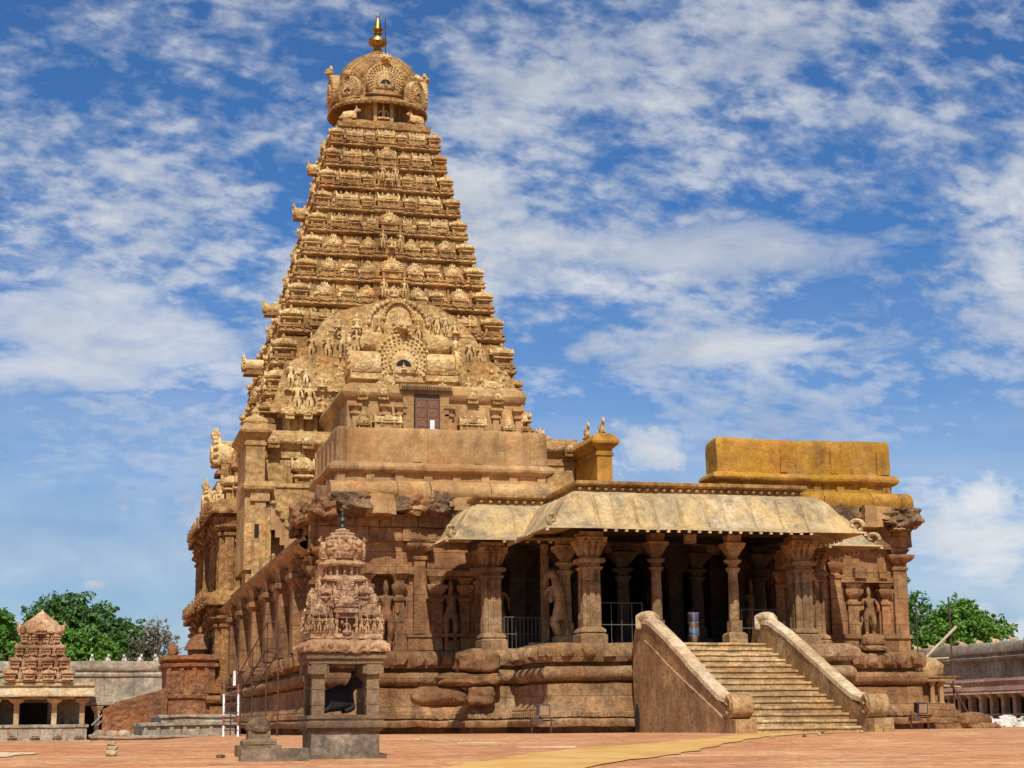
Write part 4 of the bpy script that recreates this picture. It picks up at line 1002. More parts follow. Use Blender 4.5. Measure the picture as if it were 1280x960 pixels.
# dark interior behind the porch
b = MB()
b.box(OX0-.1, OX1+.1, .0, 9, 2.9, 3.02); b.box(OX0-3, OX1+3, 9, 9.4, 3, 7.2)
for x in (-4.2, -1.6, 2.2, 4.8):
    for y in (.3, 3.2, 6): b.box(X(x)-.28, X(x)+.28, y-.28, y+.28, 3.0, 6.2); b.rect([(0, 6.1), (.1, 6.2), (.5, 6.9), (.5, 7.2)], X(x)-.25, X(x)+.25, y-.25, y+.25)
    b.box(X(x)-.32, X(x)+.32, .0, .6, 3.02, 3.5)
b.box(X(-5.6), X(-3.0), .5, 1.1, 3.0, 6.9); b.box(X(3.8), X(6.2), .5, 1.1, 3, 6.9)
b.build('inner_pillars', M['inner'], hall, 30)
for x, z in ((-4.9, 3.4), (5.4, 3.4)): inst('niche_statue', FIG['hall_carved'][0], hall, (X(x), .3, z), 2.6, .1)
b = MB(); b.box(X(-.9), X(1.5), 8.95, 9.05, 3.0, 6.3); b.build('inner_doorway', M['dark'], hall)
# ---------------------------------------------------------------- porch: platform, pillars, curved stone canopy
porch = thing('entrance_porch', 'pillared porch with a curved pale stone canopy and dark interior, above the stairs', 'porch', (AX, -4, 0))
PX = lambda x: x-AX; PY = lambda y: y+4
fp = [(-6.75, .2), (-6.75, -3.45), (-5.2, -3.45), (-5.2, -7.75), (5.9, -7.75), (5.9, -3.45), (7.35, -3.45), (7.35, .2)]
LP = lambda pts: [(PX(x), PY(y)) for x, y in pts]
b = MB()
prof = [(o-.36 if z < 3.0 else o-.36, z) for o, z in BASE[:-2]]+[(.0, 2.98), (-.4, 3.0)]
b.sweep(refine(LP(fp), .6), prof); b.erode(.4, .035, 1.1, 8)
for k, (x, y) in enumerate(offset(refine(LP(fp), .3), .2, False)): b.box(x-.06, x+.06, y-.06, y+.06, .6, .75)
for k, (x, y) in enumerate(offset(refine(LP(fp[2:6]), .72), .07, False)): b.rock((x, y, 2.74), (.25, .13, .22), k+5, .45, 2, 2.4)
pb = b.build('platform', M['porch'], porch, 40)
b = MB(); b.poly(LP(fp), 'z', 2.9, 2.985); b.build('platform_floor', M['step'], porch)
for k, (x, y, z, hx, hy, hz_) in enumerate(((-6.6, -3.5, 2.55, .75, .5, .37), (-7.15, -3.5, 1.93, .95, .5, .24), (-6.3, -3.6, 1.95, .45, .4, .22), (-8.0, -3.4, 1.36, 1.0, .5, .36), (-6.55, -3.6, 1.37, .5, .4, .34))):
    b = MB(); b.rock((PX(x), PY(y), z), (hx, hy, hz_), k+20, .14, 4, 5 if k != 3 else 3); b.erode(.3, .03, 3, k); b.build('curved_stone', M['hall_carved'], porch, 45)

def big_pillar_mesh(mat, hw=.315):
    b = MB(); s = hw/.37
    b.rect([(.2*s, 0), (.2*s, .38), (.1*s, .44), (.16*s, .48), (.14*s, .56), (0, .66)], -hw, hw, -hw, hw)
    # shaft with engaged colonnettes at the corners and a rib in the middle of each side
    b.box(-hw+.04, hw-.04, -hw+.04, hw-.04, .6, 2.62)
    for x in (-hw+.07, hw-.07):
        for y in (-hw+.07, hw-.07): b.lathe([(.12*s, .6), (.105*s, 1.4), (.095*s, 2.6)], (x, y, 0), 8)
    for r in range(4):
        b.T = Matrix.Rotation(r*math.pi/2, 4, 'Z'); b.box(-.09*s, .09*s, -hw-.02, 0, .6, 2.6)
    b.T = Matrix()
    b.rect([(-.02, 2.58), (.06*s, 2.62), (.08*s, 2.70), (-.02, 2.74), (-.02, 2.8), (.14*s, 2.86), (.17*s, 2.93), (.14*s, 3.0), (-.04, 3.04), (-.05, 3.12), (.0, 3.22), (.1*s, 3.4), (.22*s, 3.62), (.24*s, 3.72), (.1*s, 3.78), (.12*s, 3.92)], -hw, hw, -hw, hw)
    for r in range(4):
        b.T = Matrix.Rotation(r*math.pi/2, 4, 'Z')
        for x in (-.24*s, 0, .24*s): b.tube([(x*.9, -hw+.03, 3.12), (x*1.05, -hw-.06, 3.35), (x*1.2, -hw-.2, 3.6), (x*1.2, -hw-.14, 3.72)], [.07, .1, .11, .05], 6)
    b.T = Matrix(); return b.erode(.3, .012, 2, 3).mesh('pillar', mat, 40)
def thin_pillar_mesh(mat):
    b = MB()
    b.rect([(.14, 0), (.14, .42), (.05, .5)], -.2, .2, -.2, .2)
    b.box(-.2, .2, -.2, .2, .4, .9)
    b.lathe([(.19, .85), (.19, 1.6), (.165, 2.55), (.19, 2.6), (.25, 2.68), (.27, 2.74), (.17, 2.8), (.17, 2.86), (.3, 2.96), (.33, 3.02), (.2, 3.1), (.18, 3.2)], n=12)
    b.rect([(-.02, 3.18), (.04, 3.3), (.16, 3.5), (.18, 3.62), (.05, 3.68), (.08, 3.92)], -.19, .19, -.19, .19)
    return b.erode(.3, .01, 2, 5).mesh('pillar', mat, 40)
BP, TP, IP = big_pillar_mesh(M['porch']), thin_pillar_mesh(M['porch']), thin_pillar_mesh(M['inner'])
for x, y in ((-3.42, -7.0), (4.42, -7.0), (-5.97, -3.0), (6.65, -3.0)): inst('pillar', BP, porch, (PX(x), PY(y), 2.97), 1)
for x, y in ((-.98, -7.0), (1.87, -7.0)): inst('pillar', TP, porch, (PX(x), PY(y), 2.97), 1)
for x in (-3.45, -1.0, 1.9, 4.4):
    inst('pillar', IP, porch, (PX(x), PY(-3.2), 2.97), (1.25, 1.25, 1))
b = MB(); b.box(PX(-4.1), PX(-3.84), PY(-3.2), PY(-2.95), 2.97, 6.9); b.build('prop_post', M['porch'], porch)
b = MB(); b.box(PX(-4.75), PX(-3.6), PY(-4.1), PY(-3.5), 2.97, 3.25, .05); b.erode(.3, .04, 1.5, 2); b.build('loose_slab', M['porch'], porch, 40)
# rearing beast carved on the pillar beside the left bay
J = {'p': (0, 0, .95, .22, .2), 'c': (-.12, -.02, 1.5, .23, .2), 'n': (-.2, -.02, 1.85, .15), 'h': (-.32, -.02, 2.1, .19), 'm': (-.52, -.02, 2.0, .11), 't': (-.6, -.02, 1.7, .06),
     'k1': (-.42, -.12, 1.45, .09), 'f1': (-.4, -.12, 1.15, .08), 'k2': (-.45, .12, 1.6, .09), 'f2': (-.52, .12, 1.35, .08),
     'q1': (-.3, -.14, .62, .13), 'g1': (-.1, -.14, .2, .1), 'q2': (-.3, .14, .62, .13), 'g2': (-.1, .14, .2, .1), 'ta': (.15, 0, .6, .08), 'tb': (.2, 0, .15, .07)}
yal = skin_mesh(J, [('p', 'c'), ('c', 'n'), ('n', 'h'), ('h', 'm'), ('m', 't'), ('c', 'k1'), ('k1', 'f1'), ('c', 'k2'), ('k2', 'f2'), ('p', 'q1'), ('q1', 'g1'), ('p', 'q2'), ('q2', 'g2'), ('p', 'ta'), ('ta', 'tb')], 'p', M['porch'], 2)
pl_ = inst('pillar', TP, porch, (PX(-3.75), PY(-5.1), 2.97), (1.15, 1.15, 1)); inst('rearing_beast', yal, pl_, (-.2, -.25, .25), (.9, .9, 1.15))
pl_ = inst('pillar', TP, porch, (PX(4.9), PY(-5.1), 2.97), (1.15, 1.15, 1)); inst('rearing_beast', yal, pl_, (.2, -.25, .25), (-.9, .9, 1.15))
# beams and ceiling
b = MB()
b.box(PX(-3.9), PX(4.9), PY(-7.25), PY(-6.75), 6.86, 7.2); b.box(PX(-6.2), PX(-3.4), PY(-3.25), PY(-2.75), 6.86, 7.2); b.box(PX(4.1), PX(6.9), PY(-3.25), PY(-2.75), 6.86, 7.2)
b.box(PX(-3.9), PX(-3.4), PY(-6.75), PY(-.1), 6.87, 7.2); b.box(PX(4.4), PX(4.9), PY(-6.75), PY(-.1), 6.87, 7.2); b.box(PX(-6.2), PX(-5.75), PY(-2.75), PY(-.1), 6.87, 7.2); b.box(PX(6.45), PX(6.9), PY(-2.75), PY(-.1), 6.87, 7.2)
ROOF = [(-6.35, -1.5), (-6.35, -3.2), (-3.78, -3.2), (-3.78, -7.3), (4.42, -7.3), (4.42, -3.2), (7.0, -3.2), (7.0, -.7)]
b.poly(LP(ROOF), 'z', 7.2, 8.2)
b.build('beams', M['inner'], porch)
# canopy: each stone bulges a little between its neighbours, so the joints read as grooves
path = refine(LP(ROOF), .045)
rr = random.Random(11); seams = []; s = 0
tot = 0; acc = [0]
for a, c in zip(path, path[1:]): tot += math.dist(a, c); acc.append(tot)
while s < tot: s += rr.uniform(.62, 1.05); seams.append(s)
CP = [(.02, 8.26), (.22, 8.25), (.42, 8.2), (.60, 8.09), (.76, 7.93), (.90, 7.72), (1.02, 7.54), (1.13, 7.35), (1.25, 7.17), (1.38, 7.03), (1.52, 6.94), (1.70, 6.88), (1.72, 6.81), (1.5, 6.84), (1.25, 6.92), (1.0, 7.02), (.6, 7.05), (.05, 7.1)]
soff = [rr.uniform(-.035, .035) for _ in range(len(seams)+2)]
cols = [offset(path, o, False) for o, z in CP]
offset_in = [offset(path, o-.08, False) for o, z in CP]
b = MB(); idx = []
for k in range(len(path)):
    d = min(abs(acc[k]-q) for q in seams); groove = math.exp(-(d/.042)**2); bulge = -.07*groove+soff[sum(1 for q in seams if q < acc[k])]
    ring = []
    for j, (o, z) in enumerate(CP):
        t = j/11 if j <= 11 else 1
        dk = bulge if 1 < j < 12 else 0
        gx = offset_in[j][k] if dk else cols[j][k]; p = Vector((cols[j][k][0]+(gx[0]-cols[j][k][0])*groove, cols[j][k][1]+(gx[1]-cols[j][k][1])*groove, z+dk*(.6 if j < 6 else .9)))
        n3 = noise.noise(Vector((p.x*.8, p.y*.8, j*.15)))*.03
        ring.append(b.v((p.x, p.y, p.z+n3)))
    idx.append(ring)
for a, c in zip(idx, idx[1:]):
    for j in range(len(CP)-1): b.f(a[j], c[j], c[j+1], a[j+1])
can = b.build('canopy', M['canopy'], porch, 35)
b = MB(); b.box(-.05, .05, -.05, .05, 6.56, 6.66); re_ = b.mesh('rafter_end', M['balu_top'])
for k, (x, y) in enumerate(offset(refine(LP(ROOF), .37), 1.66, False)): inst('rafter_end', re_, can, (x, y, .165))
for cx, cy, dx, dy in ((-3.78, -7.3, -1, -1), (4.42, -7.3, 1, -1), (-6.35, -3.2, -1, -1), (7.0, -3.2, 1, -1)):
    pts = []; b = MB()
    for k in range(15):
        a = -1.2+k*.42; r = .30-.016*k; pts.append((PX(cx)+dx*(1.42+r*math.cos(a)*.8), PY(cy)+dy*(1.42+r*math.cos(a)*.8), 7.12+r*math.sin(a)*.8+.03))
    b.tube(pts, [.075]*13+[.05, .03], 6); b.build('corner_scroll', M['canopy'], can, 50)
b = MB()
b.sweep(refine(LP(ROOF), 1.0), [(.02, 8.2), (.0, 8.24), (.0, 8.46), (.16, 8.5), (.2, 8.54), (.2, 8.63), (.15, 8.66), (-.9, 8.7)])
for k, (x, y) in enumerate(offset(refine(LP(ROOF), .3), .03, False)): b.sphere((x, y, 8.38), (.10, .10, .085), 6, 4)
b.poly(LP([(x, y) for x, y in offset(ROOF, -.5, False)]), 'z', 8.2, 8.72)
b.build('roof_frieze', M['tower'], porch, 40)
b = MB(); b.box(PX(-.3), PX(.05), PY(-8.35), PY(-8.05), 6.45, 6.75); b.build('hanging_lamp_box', M['porch'], porch)
# iron railings between the pillars
def railing(x0, x1, y, z0, z1, n):
    b = MB()
    for z in (z0+.08, (z0+z1)/2, z1): b.tube([(PX(x0), PY(y), z), (PX(x1), PY(y), z)], .018, 5)
    for k in range(n+1): x = x0+(x1-x0)*k/n; b.tube([(PX(x), PY(y), z0), (PX(x), PY(y), z1)], .014 if 0 < k < n else .024, 5)
    b.build('iron_railing', M['rail'], porch)
railing(-5.5, -4.15, -3.0, 2.98, 4.2, 9); railing(-2.9, -1.4, -6.6, 2.98, 4.5, 4); railing(2.3, 3.9, -6.6, 2.98, 4.3, 4); railing(5.0, 6.2, -3.0, 2.98, 4.2, 8)
# steel drum seen in the shade at the head of the stairs
dr = thing('steel_drum', 'tall shiny steel drum standing in the dark porch at the stairhead', 'drum', (.95, -5.3, 3.0))
b = MB(); b.lathe([(.20, 0), (.21, .02), (.21, .4), (.225, .42), (.225, .46), (.21, .48), (.21, .86), (.225, .88), (.225, .92), (.21, .94), (.21, 1.2), (.2, 1.22)], n=20); b.build('barrel', M['steel'], dr, 40)
b = MB(); b.lathe([(.225, 1.2), (.23, 1.26), (.1, 1.32), (.03, 1.4)], n=20); b.build('lid', M['steel'], dr, 40)

# ---------------------------------------------------------------- staircase
st = thing('stone_staircase', 'broad stone staircase between solid balustrades that end in scrolls, rising to the porch', 'staircase', (.15, -13, .04))
SX = lambda x: x-.15; SY = lambda y: y+13
N_ = 15
for i in range(N_):
    z1 = 3.0-.04-i*.197; y0 = -9.35-i*.53
    b = MB(); b.poly([(SY(y0-.04), z1-.04), (SY(y0-.02), z1), (SY(y0+.55 if i else -7.85), z1), (SY(y0+.55 if i else -7.85), -.2), (SY(y0), -.2), (SY(y0), z1-.07), (SY(y0-.04), z1-.07)], 'x', SX(-1.76), SX(2.06))
    b.erode(.3, .014, 1.6, i); b.build('step', M['step'], st, 30)
def balustrade(xo, xi, sgn):
    x0, x1 = min(xo, xi), max(xo, xi)
    b = MB()
    lowp = [(-8.1, -.2), (-8.1, 3.05), (-9.3, 3.05), (-12.5, 1.83), (-16.9, .32), (-17.7, .12), (-17.7, -.2)]
    b.poly([(SY(y), z) for y, z in lowp], 'x', SX(xo-sgn*.0), SX(xo+sgn*.3))
    up = [(-8.0, 0), (-8.0, 3.1), (-8.2, 3.6), (-9.3, 3.72), (-11.0, 3.12), (-13.0, 2.28), (-15.2, 1.35), (-16.6, .82), (-17.3, .2), (-17.3, -.2)]
    b.poly([(SY(y), z-.06) for y, z in up], 'x', SX(xo+sgn*.07), SX(xi))
    b.erode(.4, .03, 1.0, 3+int(sgn)); o = b.build('balustrade', M['balu'], st, 35)
    b = MB(); xc = SX((xo+sgn*.05+xi)/2); hw = abs(xi-xo)/2
    top = [(-8.9, 3.7), (-9.6, 3.62), (-10.6, 3.28), (-12.0, 2.72), (-13.4, 2.12), (-14.8, 1.53), (-16.0, 1.07), (-16.7, .95)]
    rings = []
    for y, z in top:
        rings.append([(xc-hw, SY(y), z-.08), (xc-hw*.9, SY(y), z+.05), (xc-hw*.4, SY(y), z+.13), (xc+hw*.4, SY(y), z+.13), (xc+hw*.9, SY(y), z+.05), (xc+hw, SY(y), z-.08)])
    b.loft(rings); b.erode(.4, .02, 1.5, 6); b.build('coping', M['balu_top'], o, 40)
    b = MB(); b.lathe([(.15, -hw-.08), (.36, -hw-.06), (.36, hw+.06), (.15, hw+.08)], n=20)
    Rm = Matrix.Translation((xc, SY(-17.05), .78)) @ Matrix.Rotation(math.pi/2, 4, 'Y'); b.V = [Rm @ v for v in b.V]
    for s in (-1, 1):
        pts = [(xc+s*(hw+.1), SY(-17.05)+(.32-.022*k)*math.cos(k*.6+1.6), .78+(.32-.022*k)*math.sin(k*.6+1.6)) for k in range(13)]; b.tube(pts, .045, 6)
    b.box(xc-hw-.1, xc+hw+.1, SY(-17.65), SY(-16.7), -.2, .42, .03); b.erode(.25, .015, 2, 1); b.build('scroll', M['balu'], o, 45)
    # elephant head whose trunk becomes the coping
    J = {'b': (0, .75, -.12, .26, .26), 'h': (0, .15, .1, .30, .3), 'f': (0, -.15, .14, .25), 't': (0, -.55, -.08, .17), 't2': (0, -1.0, -.3, .13)}
    E_ = [('b', 'h'), ('h', 'f'), ('f', 't'), ('t', 't2')]
    for s, k in ((-1, 'a'), (1, 'c')):
        J['e'+k] = (s*.3, .1, .02, .09, .2); J['e2'+k] = (s*.33, .05, -.35, .05, .14); E_ += [('h', 'e'+k), ('e'+k, 'e2'+k)]
    inst('elephant_head', skin_mesh(J, E_, 'h', M['balu_top'], 2), o, (xc, SY(-9.0), 3.72), .95)
balustrade(-2.25, -1.76, 1); balustrade(2.52, 2.06, -1)
b = MB(); b.poly([(.2*math.cos(a)+SY(-8.45), .55+.42*math.sin(a)) for a in [k*math.pi/8 for k in range(9)]]+[(SY(-8.65), .1), (SY(-8.25), .1)], 'x', SX(-2.27), SX(-2.2)); b.build('drain_arch', M['dark'], st)
# ---------------------------------------------------------------- small open shrine with a black bull, in the foreground
NX, NY = -15.43, -30.35
NZ = gz(NX, NY)
shr = thing('bull_shrine', 'small open shrine on four stone pillars with pinkish carved spire, left foreground', 'shrine', (NX, NY, NZ))
b = MB()
b.box(-.78, .78, -.78, .78, -.1, .05); b.box(-.66, .66, -.66, .66, .05, .52); b.erode(.2, .012, 2, 1)
sb = b.build('pedestal', M['cement'], shr, 35)
b = MB(); b.rect([(0, .5), (.02, .53), (.07, .57), (.08, .62), (.07, .68), (.02, .70), (.05, .74), (.05, .80), (-.2, .81)], -.70, .70, -.70, .70); b.erode(.2, .01, 3, 1); b.build('plinth_moulding', M['shrine_stone'], shr, 35)
for x in (-.53, .53):
    for y in (-.53, .53):
        b = MB(); b.box(x-.12, x+.12, y-.12, y+.12, .8, 1.60)
        for z in (1.0, 1.3): b.box(x-.13, x+.13, y-.13, y+.13, z, z+.03)
        b.box(x-.2, x+.2, y-.15, y+.15, 1.6, 1.78); b.box(x-.15, x+.15, y-.2, y+.2, 1.58, 1.77)
        b.erode(.12, .01, 4, int(x*10+y*3)); b.build('pillar', M['shrine_stone'], shr, 35)
b = MB(); b.rect([(0, 1.78), (0, 1.86), (.05, 1.88), (.05, 1.98), (.0, 2.0), (.02, 2.1)], -.72, .72, -.72, .72); b.erode(.2, .01, 3, 4); b.build('beam', M['shrine_stone'], shr, 35)
b = MB()
pts = refine([(-.76, -.76), (.76, -.76), (.76, .76), (-.76, .76)], .1, True)
b.sweep(pts, [(-.3, 2.03), (.12, 2.02), (.22, 1.99), (.25, 2.02), (.25, 2.08), (.21, 2.15), (.14, 2.21), (.06, 2.25), (.0, 2.27), (-.76, 2.28)], True)
b.erode(.08, .022, 6, 2)
for x, y in offset(refine([(-.76, -.76), (.76, -.76), (.76, .76), (-.76, .76)], .19, True), .2, True): b.sphere((x, y, 2.11), (.08, .08, .07), 6, 4)
b.build('eave', M['shrine'], shr, 45).scale = (.83, .83, 1)
sp = MB()
sp.box(-.84, .84, -.84, .84, 2.26, 2.36); sp.box(-.56, .56, -.56, .56, 2.34, 2.95); sp.box(-.44, .44, -.44, .44, 2.85, 3.4)
KV, KF = raw(SH); BV, BFc = raw(BA); FV, FF = raw(FA)
for r in range(4):
    R4 = Matrix.Rotation(r*math.pi/2, 4, 'Z'); sp.T = R4
    for x in (-.60, .60): sp.add(KV, KF, Matrix.Translation((x, -.62, 2.36)) @ Matrix.Diagonal((.36, .30, .60, 1)))
    for x in (-.23, .23): sp.box(x-.03, x+.03, -.84, -.7, 2.36, 2.76)
    sp.box(-.3, .3, -.86, -.55, 2.76, 2.83)
    sp.add(FV, FF, Matrix.Translation((0, -.68, 2.66)) @ Matrix.Diagonal((.5, .4, .36, 1)))
    sp.add(*raw(FIG['shrine'][1]), Matrix.Translation((0, -.82, 2.36)) @ Matrix.Scale(.5, 4))
    for x in (-.34, .34, -.78, .78, -.64, .64, -.48, .48): sp.add(*raw(FIG['shrine'][0]), Matrix.Translation((x, -.84+.03*math.sin(x*40), 2.36)) @ Matrix.Diagonal((.44, .44, .38, 1)))
    sp.add(BV, BFc, Matrix.Translation((0, -.46, 2.86)) @ Matrix.Diagonal((.32, .34, .46, 1)))
    for x in (-.45, .45): sp.add(KV, KF, Matrix.Translation((x, -.47, 2.88)) @ Matrix.Diagonal((.30, .26, .46, 1)))
    for x in (-.22, .22, -.33, .6): sp.add(*raw(FIG['shrine'][0]), Matrix.Translation((x, -.6, 2.86)) @ Matrix.Diagonal((.36, .4, .32, 1)))
    sp.add(FV, FF, Matrix.Translation((0, -.5, 3.14)) @ Matrix.Diagonal((.36, .3, .22, 1)))
sp.T = Matrix()
sp.rect([(-.02, 3.36), (.1, 3.39), (.12, 3.43), (.02, 3.5), (-.06, 3.52)], -.42, .42, -.42, .42)
rs = random.Random(5)
for k in range(120):
    a = rs.uniform(0, 6.28); z = rs.uniform(2.4, 3.42); r = .80-.36*(z-2.4)/1.0
    q = max(abs(math.cos(a)), abs(math.sin(a)))
    sp.sphere((r*math.cos(a)/q, r*math.sin(a)/q, z), rs.uniform(.02, .05), 6, 4)
spire = sp.build('carved_storeys', M['shrine'], shr, 40); spire.scale = (.84, .84, 1)
b = MB()
b.lathe([(.40, 3.48), (.40, 3.72)], n=8, rot=0)
for k in range(16): a = 2*math.pi*k/16; b.lathe([(.04, 3.48), (.035, 3.7)], (.43*math.cos(a), .43*math.sin(a), 0), 6)
b.lathe([(.42, 3.68), (.56, 3.70), (.58, 3.74), (.50, 3.80), (.44, 3.84)], n=20)
b.build('neck', M['shrine'], shr, 40).scale = (.84, .84, 1)
b = MB()
pr_ = [(.44, 3.82), (.49, 3.92), (.49, 4.02), (.44, 4.15), (.36, 4.26), (.25, 4.35), (.13, 4.42), (.08, 4.47)]
b.lathe(pr_, n=28)
for j in range(2, 7):
    r, z = pr_[j]
    for k in range(18): a = 2*math.pi*(k+.5*(j % 2))/18; b.sphere((r*math.cos(a), r*math.sin(a), z), (.05, .05, .03), 5, 4)
dm = b.build('dome', M['shrine'], shr, 50); dm.scale = (.86, .86, 1)
for q in range(4):
    if q == 0: SF = big_fan([M['shrine'], M['shrine'], M['shrine_stone']])
    inst('fan_gable', SF, dm, (.47*math.sin(q*math.pi/2), -.47*math.cos(q*math.pi/2), 4.0), .2, q*math.pi/2)
for k in range(4): a = k*math.pi/2+math.pi/4; b = MB(); b.rock((.47*math.cos(a), .47*math.sin(a), 4.13), (.09, .09, .1), k, .3, 2, 2.5); b.sphere((.45*math.cos(a), .45*math.sin(a), 4.0), (.10, .10, .11), 8, 6); b.build('corner_lion', M['shrine'], dm, 50)
b = MB(); b.lathe([(.05, 4.45), (.07, 4.50), (.04, 4.56), (.085, 4.62), (.07, 4.68), (.03, 4.71), (.04, 4.75), (.01, 4.82)], n=12); b.build('finial', M['dark_metal'], dm, 40)
bb = tag(inst('bull_statue', bull(M['black_stone'], 3), None, (NX-.1, NY+.1, NZ+.82), (.98, 1.2, 1.2), 0.0), 'black stone bull lying inside the small open shrine', 'bull statue')

# ---------------------------------------------------------------- things on the pavement
bx, by = -16.95, -29.6; bz = gz(bx, by)
t = thing('offering_stone', 'low square altar stone with a grey domed top left of the small shrine', 'altar', (bx, by, bz))
b = MB(); b.box(-.42, .42, -.4, .4, -.05, .22); b.erode(.15, .015, 3, 2); b.build('slab', M['shrine_stone'], t, 35)
b = MB(); b.rect([(0, .2), (.03, .24), (.03, .3), (0, .33), (-.08, .35), (-.08, .5)], -.3, .3, -.28, .28); b.build('pedestal', M['shrine_stone'], t, 35)
b = MB(); b.lathe([(.24, .48), (.27, .53), (.25, .62), (.19, .72), (.1, .77), (.02, .78)], n=14, sq=3); b.erode(.1, .012, 4, 2); b.build('domed_top', M['rock'], t, 50)
b = MB(); b.box(-.55, .75, -.25, .25, -.1, .22, .02); b.erode(.18, .02, 2, 5)
o = b.build('stone_block', M['cement'], None, 35, (-16.95, -31.6, gz(-16.95, -31.6))); tag(o, 'long low grey stone block on the pavement before the domed altar', 'stone block')
b = MB()
for k, (x, y, z, hx, hy, hz_) in enumerate(((0, 0, .08, .14, .2, .09), (.02, .05, .2, .13, .18, .07), (.0, .03, .31, .11, .14, .06))): b.rock((x*.8, y*.8, z*.8), (hx*.8, hy*.8, hz_*.75), k, .15, 2, 8)
tag(b.build('stone_pile', M['cloister_warm'], None, 45, (-19.75, -28.4, gz(-19.75, -28.4))), 'short stack of pale stones standing alone on the red paving at lower left', 'stone pile')
for k, (x0, y0, x1, y1, lab) in enumerate(((-12.25, -20.4, -11.95, -20.6, 'shortest pale plank lying flat, furthest back of the four'), (-12.0, -21.5, -10.85, -21.4, 'dark edged plank lying flat in the middle of the four'),
                                      (-11.7, -23.7, -10.6, -23.35, 'pale plank lying flat, third from the hall'), (-10.9, -26.6, -9.7, -27.0, 'thin stick lying flat, nearest to the yellow path'))):
    b = MB(); a = math.atan2(y1-y0, x1-x0); L = math.dist((x0, y0), (x1, y1))/2
    b.box(-L, L, -.07 if k < 3 else -.025, .07 if k < 3 else .025, .0, .035); o = b.build('plank', M['plank'] if k != 1 else M['bamboo'], None, None, ((x0+x1)/2, (y0+y1)/2, gz((x0+x1)/2, (y0+y1)/2)+.003)); o.rotation_euler = (0, 0, a)
    tag(o, lab, 'plank', 'planks lying on the paving')
rs = random.Random(3)
sm = []
for k, (x, y) in enumerate(((-.9, -20.2), (-1.8, -21.3), (-2.4, -20.6), (-.1, -18.6), (1.2, -18.4), (-17.7, -29.9), (-3.0, -22))):
    b = MB(); b.rock((0, 0, .03), (rs.uniform(.04, .09), rs.uniform(.04, .07), .035), k, .3, 2, 3)
    o = b.build('stone', M['rock'] if k % 2 else M['cloister_warm'], None, 40, (x, y, gz(x, y))); tag(o, 'small loose stone lying on the red paving', 'stone', 'loose stones on the paving')
def floodlight(x, y, lab, tw):
    z = gz(x, y); t = thing('floodlight', lab, 'floodlight', (x, y, z))
    b = MB()
    for sx in (-.35, .3): b.tube([(sx, 0, 0), (sx, .02, .5)], .025, 6)
    b.tube([(-.4, 0, .42), (.4, 0, .42)], .03, 6); b.build('stand', M['rust'], t)
    b = MB(); b.box(-.38, .02, -.1, .14, .3, .52, .02); b.build('ballast_box', M['rust'], t)
    b = MB(); b.poly([(-.15, .55), (.14, .62), (.1, .95), (-.2, .9)], 'x', -.16, .22); b.build('lamp_housing', M['dark_metal'] if tw else M['rail'], t)
    b = MB(); b.poly([(-.17, .58), (-.16, .58), (-.21, .88), (-.22, .88)], 'x', -.12, .18); b.build('glass', M['steel'], t)
floodlight(-5.85, -9.6, 'grey floodlight on a rusty stand before the porch platform', 0)
floodlight(8.3, -8.0, 'black floodlight on a low stand right of the stairs', 1)
# ladder and scaffold stair on the left
t = thing('ladder', 'red and white painted steel ladder leaning beside the hall wall', 'ladder', (-15.85, -10, gz(-15.85, -10)))
for s in (-.22, .22):
    b = MB()
    for k in range(5): b.mi = 1 if k in (1, 4) else 0; b.tube([(s, .032*k, .05+k*.32), (s, .032*k+.032, .05+k*.32+.32)], .033, 7)
    b.build('stile', [M['white_paint'], M['red_paint']], t)
for k in range(6): b = MB(); b.tube([(-.22, .028*k, .25+k*.26), (.22, .028*k, .25+k*.26)], .02, 6); b.build('rung', M['rust'], t)
b = MB(); b.tube([(.1, .2, 1.6), (.1, .2, 2.05)], [.05, .04], 8); b.build('white_cap', M['white_paint'], t)
t = thing('scaffold_stair', 'rusty steel scaffold stair climbing along the left side of the hall', 'scaffold', (-13.6, 4, gz(-13.6, 4)))
b = MB()
b.tube([(0, 13.0, 1.2), (0, -2.5, 3.2)], .03, 6); b.tube([(0, 13, 2.1), (0, -2.5, 4.2)], .028, 6); b.tube([(.5, 13.0, 1.2), (.5, -2.5, 3.2)], .03, 6); b.tube([(0, -2.5, 4.2), (0, -6.5, 4.0)], .026, 6); b.tube([(0, -2.5, 3.2), (0, -6.5, 3.1)], .026, 6)
b.build('handrail', M['rust'], t)
for y, z in ((13, 2.1), (8, 2.7), (3, 3.4), (-2.5, 4.2), (-6.5, 4.0)): b = MB(); b.tube([(0, y, -.2), (0, y, z)], .03, 6); b.build('post', M['rust'], t)
for k in range(14): b = MB(); b.box(0, .5, 12.5-k*1.1-.14, 12.5-k*1.1+.14, 1.25+k*.143, 1.29+k*.143); b.build('tread', M['rust'], t)

